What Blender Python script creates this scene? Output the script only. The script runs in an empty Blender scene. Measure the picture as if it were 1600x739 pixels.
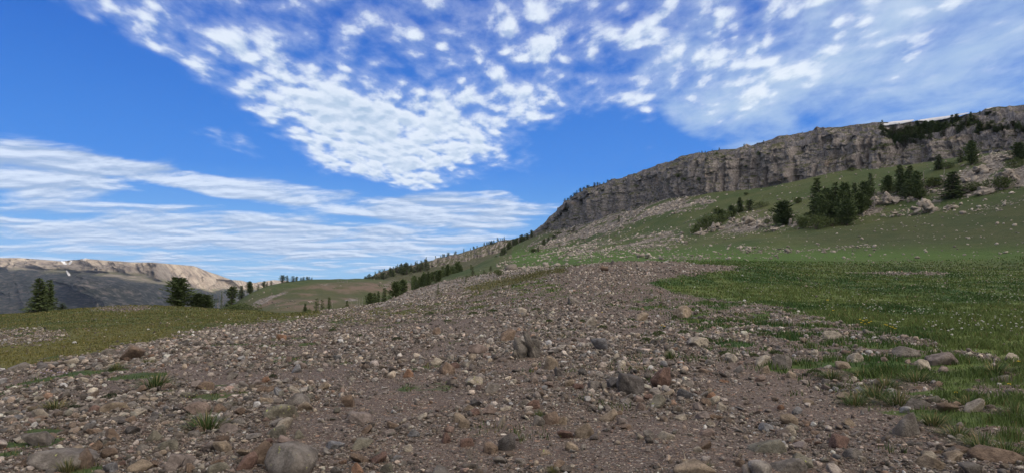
import bpy, math, random
import numpy as np
from mathutils import Vector, Matrix

# ------------------------------------------------------------------ camera, sky, sun, exposure
sc = bpy.context.scene
COL = sc.collection
F = 1043.0; CU, CV = 800.0, 369.5; PITCH = math.radians(3.9); EYE = 1.6
SUN_EL, SUN_AZ = math.radians(6.0), math.radians(110.0)      # azimuth clockwise from the view direction (+Y)
EXPOSURE = 0.35
SKY_STRENGTH = 0.1

cam_data = bpy.data.cameras.new('camera')
cam_data.sensor_width = 36.0
cam_data.lens = F / 1600.0 * 36.0
cam_data.clip_start = 0.05
cam_data.clip_end = 40000
cam = bpy.data.objects.new('camera', cam_data); COL.objects.link(cam)
cam.location = (0, 0, EYE)
cam.rotation_euler = (math.pi / 2 + PITCH, 0, 0)
sc.camera = cam

world = bpy.data.worlds.new('World'); sc.world = world; world.use_nodes = True

def az_el(u, v):
    s = (CV - v) / F
    d = Vector((((u - CU) / F), math.cos(PITCH) - s * math.sin(PITCH), math.sin(PITCH) + s * math.cos(PITCH))).normalized()
    return math.atan2(d.x, d.y), math.asin(d.z)

class NT:
    """small helper for writing node trees"""
    def __init__(s, tree): s.t = tree; s.n = tree.nodes; s.l = tree.links
    def node(s, kind, **kw):
        n = s.n.new(kind)
        for k, v in kw.items(): setattr(n, k, v)
        return n
    def put(s, sock, v):
        if isinstance(v, bpy.types.NodeSocket): s.l.new(v, sock)
        elif v is not None:
            try: sock.default_value = v
            except Exception: sock.default_value = tuple(v) + (1.0,)
    def math(s, op, a, b=None, c=None, clamp=False):
        n = s.node('ShaderNodeMath', operation=op, use_clamp=clamp)
        s.put(n.inputs[0], a)
        if b is not None: s.put(n.inputs[1], b)
        if c is not None: s.put(n.inputs[2], c)
        return n.outputs[0]
    def vmath(s, op, a, b=None, scale=None):
        n = s.node('ShaderNodeVectorMath', operation=op)
        s.put(n.inputs[0], a)
        if b is not None: s.put(n.inputs[1], b)
        if scale is not None: s.put(n.inputs['Scale'], scale)
        return n.outputs['Value'] if op in ('LENGTH', 'DOT_PRODUCT', 'DISTANCE') else n.outputs[0]
    def mapr(s, v, a, b, c=0.0, d=1.0, smooth=True):
        n = s.node('ShaderNodeMapRange', interpolation_type='SMOOTHSTEP' if smooth else 'LINEAR')
        s.put(n.inputs[0], v); s.put(n.inputs[1], a); s.put(n.inputs[2], b); s.put(n.inputs[3], c); s.put(n.inputs[4], d)
        return n.outputs[0]
    def mix(s, f, a, b, blend='MIX'):
        n = s.node('ShaderNodeMix', data_type='RGBA', blend_type=blend)
        s.put(n.inputs[0], f); s.put(n.inputs[6], a); s.put(n.inputs[7], b)
        return n.outputs[2]
    def noise(s, vec, scale, detail=2.0, rough=0.5, dist=0.0, out='Fac', lac=2.0):
        n = s.node('ShaderNodeTexNoise')
        s.put(n.inputs['Vector'], vec); s.put(n.inputs['Scale'], scale); s.put(n.inputs['Detail'], detail)
        s.put(n.inputs['Roughness'], rough); s.put(n.inputs['Distortion'], dist); s.put(n.inputs['Lacunarity'], lac)
        return n.outputs[out]
    def voro(s, vec, scale, feature='F1', out='Distance', rnd=1.0):
        n = s.node('ShaderNodeTexVoronoi', feature=feature)
        s.put(n.inputs['Vector'], vec); s.put(n.inputs['Scale'], scale); s.put(n.inputs['Randomness'], rnd)
        return n.outputs[out]
    def ramp(s, fac, stops, interp='LINEAR'):
        n = s.node('ShaderNodeValToRGB'); cr = n.color_ramp; cr.interpolation = interp
        while len(cr.elements) > 1: cr.elements.remove(cr.elements[-1])
        cr.elements[0].position = stops[0][0]; cr.elements[0].color = (*stops[0][1], 1)
        for p, c in stops[1:]:
            e = cr.elements.new(p); e.color = (*c, 1)
        s.put(n.inputs[0], fac)
        return n.outputs[0]
    def bump(s, h, strength, dist, normal=None):
        n = s.node('ShaderNodeBump')
        s.put(n.inputs['Height'], h); s.put(n.inputs['Strength'], strength); s.put(n.inputs['Distance'], dist)
        if normal is not None: s.put(n.inputs['Normal'], normal)
        return n.outputs[0]
    def attr(s, name, out='Fac'):
        n = s.node('ShaderNodeAttribute'); n.attribute_name = name
        return n.outputs[out]

OVER = (7.6, 7.3, 7.3)
GLOW_AZ, GLOW_EL = math.radians(118), math.radians(40)      # added glow out of view, high above the sun, for light from the right
sd_ = (math.sin(GLOW_AZ) * math.cos(GLOW_EL), math.cos(GLOW_AZ) * math.cos(GLOW_EL), math.sin(GLOW_EL))
def build_sky():
    w = NT(world.node_tree); w.n.clear()
    out = w.node('ShaderNodeOutputWorld'); bg = w.node('ShaderNodeBackground')
    sky = w.node('ShaderNodeTexSky', sky_type='NISHITA')
    sky.sun_disc = False
    sky.sun_elevation = SUN_EL; sky.sun_rotation = SUN_AZ
    sky.altitude = 2800; sky.air_density = 1.0; sky.dust_density = 0.4; sky.ozone_density = 2.0
    tc = w.node('ShaderNodeTexCoord').outputs['Generated']
    sep = w.node('ShaderNodeSeparateXYZ'); w.l.new(tc, sep.inputs[0])
    x, y, z = sep.outputs
    az = w.math('ARCTAN2', x, y); el = w.math('ARCSINE', z)
    # deep mountain blue, paler towards the horizon
    el_c = w.math('MAXIMUM', el, 0.0)
    grad = w.ramp(w.math('DIVIDE', el_c, 0.75), [(0.0, (2.3, 4.7, 7.4)), (0.10, (1.0, 3.2, 7.0)), (0.22, (0.28, 1.95, 6.4)), (0.5, (0.06, 1.0, 4.8)), (1.0, (0.15, .9, 4.0))])
    base = w.mix(0.92, sky.outputs[0], grad)
    # cloud deck coordinates
    zz = w.math('MAXIMUM', w.math('ADD', z, 0.10), 0.04)
    comb = w.node('ShaderNodeCombineXYZ')
    w.put(comb.inputs[0], w.math('DIVIDE', x, zz)); w.put(comb.inputs[1], w.math('DIVIDE', y, zz))
    q = comb.outputs[0]
    def ells(blobs):
        tot = None
        for (u, v, ru, rv, rot, wt) in blobs:
            a0, e0 = az_el(u, v); ca = math.cos(a0)
            da = w.math('SUBTRACT', az, a0); de = w.math('SUBTRACT', el, e0)
            kx = F / (ca * ca); ky = F / ca
            r = math.radians(rot); c, s_ = math.cos(r), math.sin(r)
            px = w.math('MULTIPLY', da, kx); py = w.math('MULTIPLY', de, ky)     # in pixels, y up
            X = w.math('ADD', w.math('MULTIPLY', px, c / ru), w.math('MULTIPLY', py, -s_ / ru))
            Y = w.math('ADD', w.math('MULTIPLY', px, s_ / rv), w.math('MULTIPLY', py, c / rv))
            d = w.math('SQRT', w.math('ADD', w.math('MULTIPLY', X, X), w.math('MULTIPLY', Y, Y)))
            m = w.mapr(d, 1.35, 0.45, 0.0, wt)
            tot = m if tot is None else w.math('ADD', tot, m)
        return tot
    # ---- layer A: broken altocumulus puffs
    A = [(330, 40, 300, 70, 18, .85), (1420, 70, 280, 100, 0, .62), (1250, 20, 300, 60, 0, .4), (700, 10, 500, 60, 0, .5), (420, 140, 230, 60, 30, .8), (620, 215, 200, 60, 8, 1.1), (610, 275, 130, 22, 12, .5), (700, 160, 170, 40, -6, .6), (620, 80, 260, 110, 0, .7),
         (810, 160, 150, 52, -8, 1.0), (900, 70, 260, 100, 0, .75), (1060, 150, 160, 50, 12, .6), (1150, 60, 260, 110, 0, .7), (370, 225, 80, 18, 12, .5),
         (640, 270, 70, 18, 8, .6),
         (120, 150, 130, 90, 25, -.6), (190, 25, 170, 34, 14, .8), (20, 110, 90, 60, 0, -.7), (230, 210, 110, 24, 12, -.35)]
    back = w.mapr(y, 0.35, -0.1, 0.0, 0.6)
    mA = w.math('ADD', ells(A), back)
    warp = w.noise(q, 1.3, 2, .5, out='Color')
    qw = w.vmath('ADD', q, w.vmath('SCALE', w.vmath('SUBTRACT', warp, (.5, .5, .5)), scale=0.16))
    mp = w.node('ShaderNodeMapping'); mp.inputs['Rotation'].default_value = (0, 0, math.radians(28)); mp.inputs['Scale'].default_value = (1.0, 1.0, 1)
    sq = w.vmath('MULTIPLY', qw, (1.0, .55, 1.0))
    w.l.new(sq, mp.inputs[0])
    def cells(vec):
        n1 = w.noise(vec, 13.0, 6, .6)
        n2 = w.noise(vec, 3.4, 4, .55)
        v1 = w.math('SUBTRACT', 0.62, w.voro(w.vmath('ADD', vec, w.vmath('SCALE', w.noise(vec, 9.0, 3, .5, out='Color'), scale=.07)), 14.0, 'SMOOTH_F1'))
        return w.math('ADD', w.math('ADD', w.math('MULTIPLY', n1, .75), w.math('MULTIPLY', n2, 1.0)), w.math('MULTIPLY', v1, .62))
    cA = cells(mp.outputs[0])
    cA2 = cells(w.vmath('ADD', mp.outputs[0], (0.016, -0.026, 0)))
    mass = ells([(640, 215, 200, 52, 10, 1.1), (600, 268, 130, 20, 12, .8), (480, 170, 200, 50, 27, .6), (730, 175, 170, 36, -8, .6), (1100, 90, 200, 60, 0, .3)])
    cn = w.math('ADD', cA, w.math('MULTIPLY', w.math('MINIMUM', mA, 1.1), 0.30))
    cn = w.math('ADD', cn, w.math('MULTIPLY', mass, .22))
    dA = w.mapr(cn, 1.22, 1.60)
    thin = w.math('MULTIPLY', w.mapr(cn, 1.0, 1.5), .34)
    dA = w.math('MULTIPLY', w.math('MAXIMUM', dA, thin), w.mapr(w.math('ADD', mA, w.math('MULTIPLY', w.math('SUBTRACT', w.noise(sq, 4.0, 6, .65), .5), 2.2)), 0.12, 0.85))
    shA = w.mapr(w.math('SUBTRACT', cA, cA2), -0.20, 0.16)
    thick = w.mapr(cn, 1.45, 1.95)
    bright = w.math('SUBTRACT', w.math('ADD', 0.42, w.math('MULTIPLY', shA, 0.75)), w.math('MULTIPLY', thick, 0.38), clamp=True)
    colA = w.mix(bright, (3.2, 4.4, 5.9), (6.6, 7.2, 8.0))
    # ---- layer B: long low streaks
    B = [(60, 268, 170, 46, 3, 1.3), (300, 285, 170, 16, 8, .8), (520, 312, 300, 22, 7, 1.0), (720, 326, 150, 24, 0, 1.0), (250, 350, 380, 34, 0, .85),
         (380, 395, 560, 44, 0, .7), (640, 368, 240, 26, -4, .6), (772, 301, 28, 5, 0, .8)]
    mB = ells(B)
    mpb = w.node('ShaderNodeMapping'); mpb.inputs['Rotation'].default_value = (0, 0, math.radians(-8)); mpb.inputs['Scale'].default_value = (0.8, 1.0, 1)
    w.l.new(q, mpb.inputs[0])
    nb = w.noise(mpb.outputs[0], 1.9, 8, .62, 0.3)
    nb2 = w.noise(w.vmath('ADD', mpb.outputs[0], (0.03, -0.09, 0)), 1.9, 8, .62, 0.3)
    cb = w.math('ADD', nb, w.math('MULTIPLY', w.math('MINIMUM', mB, 1.15), 0.28))
    dB = w.math('MULTIPLY', w.mapr(cb, 0.58, 0.84), w.mapr(mB, 0.0, 0.35))
    brB = w.mapr(w.math('SUBTRACT', nb, nb2), -0.10, 0.12)
    colB = w.mix(brB, (3.0, 4.0, 5.7), (6.4, 7.1, 8.2))
    # ---- layer C: thin veil on the right
    C = [(1330, 70, 380, 130, 0, 1.0), (1130, 215, 120, 24, 28, .7), (1560, 60, 200, 120, 0, .6), (1180, 190, 110, 26, 20, .45), (1500, 130, 260, 40, -14, .5)]
    mC = ells(C)
    nc = w.noise(w.vmath('MULTIPLY', qw, (1.0, .55, 1)), 3.2, 8, .60, .2)
    dC = w.math('MULTIPLY', w.mapr(w.math('ADD', nc, w.math('MULTIPLY', w.math('MINIMUM', mC, 1.1), .30)), .52, .98), w.mapr(mC, 0, .4))
    c = w.mix(w.math('MULTIPLY', dC, .85), base, (3.7, 4.95, 6.6))
    c = w.mix(w.math('MULTIPLY', dB, .88), c, colB)
    c = w.mix(w.math('MULTIPLY', dA, .93), c, colA)
    # unseen overcast overhead and behind, with a warm glow, added to light the ground
    over = w.mapr(el, .50, .85)
    behind = w.mapr(w.math('MULTIPLY', w.mapr(y, 0.30, -0.25), w.mapr(el, -.05, .12)), 0, 1, smooth=False)
    ov = w.math('MAXIMUM', over, behind)
    tex = w.mapr(w.noise(q, 1.1, 5, .6), .25, .75, .65, 1.15)
    sd = w.vmath('DOT_PRODUCT', tc, tuple(sd_))
    glow = w.math('POWER', w.math('MAXIMUM', sd, 0.0), 7.0)
    oc = w.vmath('SCALE', w.vmath('ADD', (OVER), w.vmath('SCALE', (44.0, 38.0, 31.0), scale=glow)), scale=tex)
    c = w.mix(ov, c, oc)
    w.l.new(c, bg.inputs[0]); bg.inputs[1].default_value = SKY_STRENGTH
    w.l.new(bg.outputs[0], out.inputs[0])
build_sky()
world.cycles.sampling_method = 'MANUAL'; world.cycles.sample_map_resolution = 512

sun_d = bpy.data.lights.new('sun', 'SUN'); sun_d.energy = 4.8; sun_d.angle = math.radians(0.53); sun_d.color = (1.0, 0.87, 0.72)
sun = bpy.data.objects.new('sun', sun_d); COL.objects.link(sun)
sdir = Vector((math.sin(SUN_AZ) * math.cos(SUN_EL), math.cos(SUN_AZ) * math.cos(SUN_EL), math.sin(SUN_EL)))
sun.rotation_euler = sdir.to_track_quat('Z', 'Y').to_euler()

vs = sc.view_settings
sc.display_settings.display_device = 'sRGB'
vs.view_transform = 'Standard'; vs.look = 'None'; vs.exposure = EXPOSURE; vs.gamma = 1.0; vs.use_curve_mapping = False
sc.render.engine = 'CYCLES'
sc.cycles.use_denoising = True
sc.cycles.max_bounces = 4; sc.cycles.diffuse_bounces = 2; sc.cycles.glossy_bounces = 1
sc.cycles.transmission_bounces = 1; sc.cycles.transparent_max_bounces = 4; sc.cycles.volume_bounces = 0

# ------------------------------------------------------------------ numeric helpers
rng = np.random.default_rng(11)
random.seed(5)

def _hash(ix, iy, iz, seed):
    h = (ix.astype(np.int64) * 374761393 + iy.astype(np.int64) * 668265263 + iz.astype(np.int64) * 2147483647 + seed * 974711) & 0xffffffff
    h = ((h ^ (h >> 13)) * 1274126177) & 0xffffffff
    h = ((h ^ (h >> 16)) * 2246822519) & 0xffffffff
    return ((h ^ (h >> 15)) & 0xffffff) / float(0xffffff)

def vnoise3(x, y, z, seed=0):
    x = np.asarray(x, float); y = np.asarray(y, float) + 0 * x; z = np.asarray(z, float) + 0 * x
    ix, iy, iz = np.floor(x), np.floor(y), np.floor(z)
    fx, fy, fz = x - ix, y - iy, z - iz
    fx = fx * fx * fx * (fx * (fx * 6 - 15) + 10); fy = fy * fy * fy * (fy * (fy * 6 - 15) + 10); fz = fz * fz * fz * (fz * (fz * 6 - 15) + 10)
    r = 0
    for a in (0, 1):
        wx = fx if a else 1 - fx
        for b in (0, 1):
            wy = fy if b else 1 - fy
            for c in (0, 1):
                wz = fz if c else 1 - fz
                r = r + wx * wy * wz * _hash(ix + a, iy + b, iz + c, seed)
    return r * 2 - 1

def vnoise2(x, y, seed=0):
    x = np.asarray(x, float); y = np.asarray(y, float) + 0 * x
    ix, iy = np.floor(x), np.floor(y)
    fx, fy = x - ix, y - iy
    fx = fx * fx * fx * (fx * (fx * 6 - 15) + 10); fy = fy * fy * fy * (fy * (fy * 6 - 15) + 10)
    o = np.zeros_like(ix)
    r = 0
    for a in (0, 1):
        wx = fx if a else 1 - fx
        for b in (0, 1):
            wy = fy if b else 1 - fy
            r = r + wx * wy * _hash(ix + a, iy + b, o, seed)
    return r * 2 - 1

def fbm2(x, y, octv=4, seed=0, gain=.5):
    a, s, t = 1.0, 0.0, 0.0
    for k in range(octv):
        c, sn = math.cos(k * 1.1), math.sin(k * 1.1)
        s = s + a * vnoise2((x * c - y * sn) * 2 ** k, (x * sn + y * c) * 2 ** k, seed + k * 17); t += a; a *= gain
    return s / t

def fbm3(x, y, z, octv=4, seed=0, gain=.5):
    a, s, t = 1.0, 0.0, 0.0
    for k in range(octv):
        s = s + a * vnoise3(x * 2 ** k, y * 2 ** k, z * 2 ** k, seed + k * 17); t += a; a *= gain
    return s / t

def ridged(x, y, octv=3, seed=0):
    a, s, t = 1.0, 0.0, 0.0
    for k in range(octv):
        s = s + a * (1 - 2 * np.abs(vnoise2(x * 2 ** k, y * 2 ** k, seed + k * 31))); t += a; a *= .5
    return s / t

def sstep(a, b, x):
    t = np.clip((x - a) / (b - a), 0, 1); return t * t * (3 - 2 * t)

SP, CP = math.sin(PITCH), math.cos(PITCH)
def uvy(u, v, y):
    """point at forward distance y that projects on photo pixel (u, v)"""
    s = (CV - np.asarray(v, float)) / F
    z = y * np.tan(np.arctan(s) + PITCH)
    depth = y * CP + z * SP
    return (np.asarray(u, float) - CU) / F * depth, y + 0 * z, z + EYE

def project(x, y, z):
    zz = z - EYE
    depth = np.maximum(y * CP + zz * SP, 0.05)
    return CU + F * x / depth, CV - F * (-y * SP + zz * CP) / depth, depth

def make_mesh(name, verts, faces, smooth=False, attrs=None, loops=None):
    """fast mesh from numpy; faces (n,k) array"""
    me = bpy.data.meshes.new(name)
    verts = np.asarray(verts, np.float32); faces = np.asarray(faces, np.int32)
    n, k = faces.shape
    me.vertices.add(len(verts)); me.vertices.foreach_set('co', verts.ravel())
    me.loops.add(n * k); me.loops.foreach_set('vertex_index', faces.ravel())
    me.polygons.add(n)
    me.polygons.foreach_set('loop_start', np.arange(n, dtype=np.int32) * k)
    me.polygons.foreach_set('loop_total', np.full(n, k, np.int32))
    if smooth: me.polygons.foreach_set('use_smooth', np.ones(n, bool))
    me.update(calc_edges=True)
    for an, (typ, data) in (attrs or {}).items():
        if typ == 'F':
            a = me.attributes.new(an, 'FLOAT', 'POINT'); a.data.foreach_set('value', np.asarray(data, np.float32).ravel())
        else:
            a = me.color_attributes.new(an, 'FLOAT_COLOR', 'POINT')
            d = np.ones((len(verts), 4), np.float32); d[:, :3] = data; a.data.foreach_set('color', d.ravel())
    return me

def grid_faces(R, C):
    i = np.arange(R * C).reshape(R, C)
    return np.stack([i[:-1, :-1], i[:-1, 1:], i[1:, 1:], i[1:, :-1]], -1).reshape(-1, 4)

def link(name, me, mat=None, parent=None, loc=None):
    o = bpy.data.objects.new(name, me); COL.objects.link(o)
    if mat is not None and me is not None and not me.materials: me.materials.append(mat)
    if parent is not None: o.parent = parent
    if loc is not None: o.location = loc
    return o

def tag(o, label=None, cat=None, group=None, kind=None):
    if label: o['label'] = label
    if cat: o['category'] = cat
    if group: o['group'] = group
    if kind: o['kind'] = kind
    return o

def new_mat(name):
    m = bpy.data.materials.new(name); m.use_nodes = True
    t = NT(m.node_tree); t.n.clear()
    out = t.node('ShaderNodeOutputMaterial'); b = t.node('ShaderNodeBsdfPrincipled')
    b.inputs['Roughness'].default_value = 0.95
    b.inputs['Specular IOR Level'].default_value = 0.2
    t.l.new(b.outputs[0], out.inputs[0])
    pos = t.node('ShaderNodeTexCoord').outputs['Object']
    return m, t, b, pos

# ------------------------------------------------------------------ terrain height: control points (u, v, y) of the photo's ground
BASE_U = [795, 832, 877, 919, 958, 1025, 1060, 1113, 1180, 1240, 1310, 1361, 1434, 1474, 1530, 1600, 1700]
BASE_V = [391, 373, 357, 346, 334, 315, 309, 301, 295, 283, 269, 263, 256, 249, 243, 234, 225]
BY_U = [795, 832, 870, 884, 919, 969, 1018, 1060, 1109, 1180, 1240, 1310, 1375, 1434, 1514, 1600, 1700]
BY_Y = [715, 672, 625, 590, 515, 468, 420, 390, 365, 345, 326, 307, 292, 281, 262, 243, 222]
def base_y(u): return np.interp(u, BY_U, BY_Y)
def base_v(u): return np.interp(u, BASE_U, BASE_V)

cps = []
def P(u, v, y): cps.append(tuple(float(a) for a in uvy(u, v, y)))
def Z(u, y, z):
    depth = y * CP + (z - EYE) * SP
    cps.append(((u - CU) / F * depth, y, z))
def W(x, y, z): cps.append((x, y, z))
for a in [(0, 0, 0), (0, -8, 0), (-3, -8, -.05), (3, -8, 0), (0, 6, 0), (-4, 6, -.08), (4, 6, .03), (-8, 3, -.25), (8, 3, .1), (-18, 0, -.9), (18, 0, .4)]: W(*a)
for u in (0, 400, 800, 1200, 1600): Z(u, 10, .02 - .22 * max(0, (500 - u) / 500))
# ridge and the centre
for y, z in [(16, .06), (30, .42), (42, 1.15), (52, 2.1), (60, 2.75), (75, 2.9), (95, 3.6)]: Z(870, y, z)
for y, z in [(16, .08), (30, .45), (45, 1.75), (60, 3.25), (75, 3.1), (95, 3.9)]: Z(950, y, z)
for y, z in [(16, .08), (30, .5), (45, 1.8), (62, 3.35), (80, 3.5), (95, 4.3)]: Z(1050, y, z)
for y, z in [(16, .08), (30, .45), (45, 1.5), (60, 2.75), (80, 3.9)]: Z(1120, y, z)
P(900, 405, 150); P(900, 396, 260); P(900, 385, 400); P(900, 366, 500)
P(950, 404, 135); P(950, 396, 200); P(950, 384, 280); P(950, 360, 400)
P(1020, 404, 120); P(1020, 392, 190); P(1020, 366, 300)
P(1100, 405, 110); P(1100, 392, 160); P(1100, 365, 240); P(1100, 332, 310)
for v, y in [(470, 35), (440, 52), (420, 76), (410, 100), (392, 145), (370, 182), (345, 215), (312, 270)]: P(1250, v, y)
for v, y in [(560, 13.2), (500, 25), (455, 42), (420, 78), (402, 115), (380, 145), (345, 186), (305, 228)]: P(1400, v, y)
for v, y in [(560, 13.2), (480, 33), (442, 50), (416, 80), (390, 112), (350, 145), (290, 188)]: P(1600, v, y)
for v, y in [(560, 13.2), (440, 48), (380, 90), (290, 140)]: P(1850, v, y)
W(130, 60, 8); W(60, 40, 2.5); W(190, 70, 30)
for u in BASE_U:
    b = float(base_y(u)); P(u, float(base_v(u)), b)
    x, y, z = uvy(u, float(base_v(u)), b)
    W(float(x) * 1.25, b * 1.25, float(z) - 1)
# left side of the ridge, receding
for y, z in [(16, .03), (30, .25), (45, .9), (60, 1.7), (75, 2.2), (120, 3.6), (200, 6.2), (300, 11), (450, 20)]: Z(800, y, z)
P(797, 390, 600); Z(790, 800, 20); Z(760, 950, -10)
for y, z in [(16, 0), (30, .1), (50, .65), (90, 1.55), (150, 3.0), (290, 7.4), (430, 12.8), (560, 8), (800, -6)]: Z(742, y, z)
for y, z in [(30, 0), (50, .2), (90, .95), (150, 2.25), (200, 3.3), (280, 1), (450, -9)]: Z(700, y, z)
for y, z in [(16, -.03), (50, -.25), (80, -.12), (110, .2), (150, -2.6), (250, -13), (400, -9), (520, -1.0), (700, -3)]: Z(641, y, z)
for y, z in [(30, -.15), (50, -.62), (75, -.95), (120, -5), (220, -14), (450, -.9), (600, 4), (850, 2)]: Z(579, y, z)
for y, z in [(16, -.1), (30, -.4), (55, -.92), (90, -3.6), (200, -12), (300, -11.2), (400, -4.2), (480, 3.0), (600, 1), (900, -20)]: Z(500, y, z)
for y, z in [(22, -.35), (42, -1.0), (62, -1.65), (82, -2.15), (104, -2.9), (150, -8.5), (300, -9.9), (400, -6), (455, -1.0), (560, -9), (900, -60)]: Z(415, y, z)
P(372, 466, 430); Z(372, 560, -22)
for y, z in [(13, -.2), (30, -.8), (60, -1.75), (95, -2.7), (130, -3.45), (180, -9), (300, -30), (450, -45), (900, -110)]: Z(300, y, z)
for y, z in [(13, -.25), (22, -.5), (45, -1.4), (85, -2.4), (130, -3.1), (180, -9), (300, -30), (500, -60), (950, -130)]: Z(190, y, z)
for y, z in [(11, -.35), (17, -.62), (28, -1.07), (60, -2.35), (95, -3.4), (122, -4.2), (170, -9), (300, -32), (500, -65), (950, -140)]: Z(20, y, z)
for y, z in [(11, -.6), (17, -.95), (60, -3.2), (120, -5.2), (200, -15), (500, -70)]: Z(-220, y, z)

OFF = 12.0
def pmap(x, y):
    k = np.maximum(y + OFF, 2.0); return x / k * 1.6, np.log(k)
cp = np.array(cps)
pa, pb = pmap(cp[:, 0], cp[:, 1])
val = (cp[:, 2] - EYE) / (cp[:, 1] + OFF)
def U_(r2): return 0.5 * r2 * np.log(r2 + 1e-12)
n = len(cp)
K = U_((pa[:, None] - pa) ** 2 + (pb[:, None] - pb) ** 2) + np.eye(n) * 2e-3
Pm = np.stack([np.ones(n), pa, pb], 1)
A_ = np.zeros((n + 3, n + 3)); A_[:n, :n] = K; A_[:n, n:] = Pm; A_[n:, :n] = Pm.T
sol = np.linalg.solve(A_, np.concatenate([val, np.zeros(3)]))
def tps(x, y):
    a, b = pmap(x, y); sh = a.shape; a = a.ravel(); b = b.ravel()
    out = np.empty(len(a))
    for i in range(0, len(a), 60000):
        A, B = a[i:i + 60000], b[i:i + 60000]
        r = U_((A[:, None] - pa) ** 2 + (B[:, None] - pb) ** 2)
        out[i:i + 60000] = r @ sol[:n] + sol[n] + sol[n + 1] * A + sol[n + 2] * B
    return out.reshape(sh) * (np.maximum(y + OFF, 2.0)) + EYE

# grid: fine inside the view, coarse outside
gx = np.concatenate([np.linspace(-1.6, -.86, 40)[:-1], np.linspace(-.86, .86, 980), np.linspace(.86, 3.0, 70)[1:]])
gy = np.linspace(math.log(3.0), math.log(1000 + OFF), 960)
GXX, GYY = np.meshgrid(gx, gy)
Kk = np.exp(GYY); Y_ = Kk - OFF; X_ = GXX * Kk
# coarse evaluation of the spline, then bilinear refinement
def bil(tab, tx, ty, qx, qy):
    fx = np.interp(qx, tx, np.arange(len(tx))); fy = np.interp(qy, ty, np.arange(len(ty)))
    ix = np.clip(fx.astype(int), 0, len(tx) - 2); iy = np.clip(fy.astype(int), 0, len(ty) - 2)
    dx, dy = fx - ix, fy - iy
    return (tab[iy, ix] * (1 - dx) * (1 - dy) + tab[iy, ix + 1] * dx * (1 - dy) + tab[iy + 1, ix] * (1 - dx) * dy + tab[iy + 1, ix + 1] * dx * dy)
sx = np.ones(len(gx), bool); sx[1::2] = False; sx[-1] = True
sy = np.ones(len(gy), bool); sy[1::2] = False; sy[-1] = True
cz = tps(X_[np.ix_(sy, sx)], Y_[np.ix_(sy, sx)])
Zs = bil(cz, gx[sx], gy[sy], GXX, GYY)

# ------------------------------------------------------------------ where grass, gravel and scree lie (patches measured on the photo, kept as ground attributes)
def inpoly(u, v, poly):
    c = np.zeros(u.shape, bool); j = len(poly) - 1
    for i in range(len(poly)):
        x1, y1 = poly[i]; x2, y2 = poly[j]
        if y1 != y2:
            t = ((y1 > v) != (y2 > v)) & (u < (x2 - x1) * (v - y1) / (y2 - y1) + x1)
            c ^= t
        j = i
    return c
def softpoly(u, v, poly, soft):
    """0..1, softened by averaging shifted tests"""
    s = 0; k = 0
    for du, dv in ((0, 0), (1, .2), (-1, -.2), (.3, 1), (-.3, -1), (.7, -.7), (-.7, .7), (.5, .4), (-.5, -.4)):
        s = s + inpoly(u + du * soft * 2, v + dv * soft, poly); k += 1
    return s / k

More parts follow.
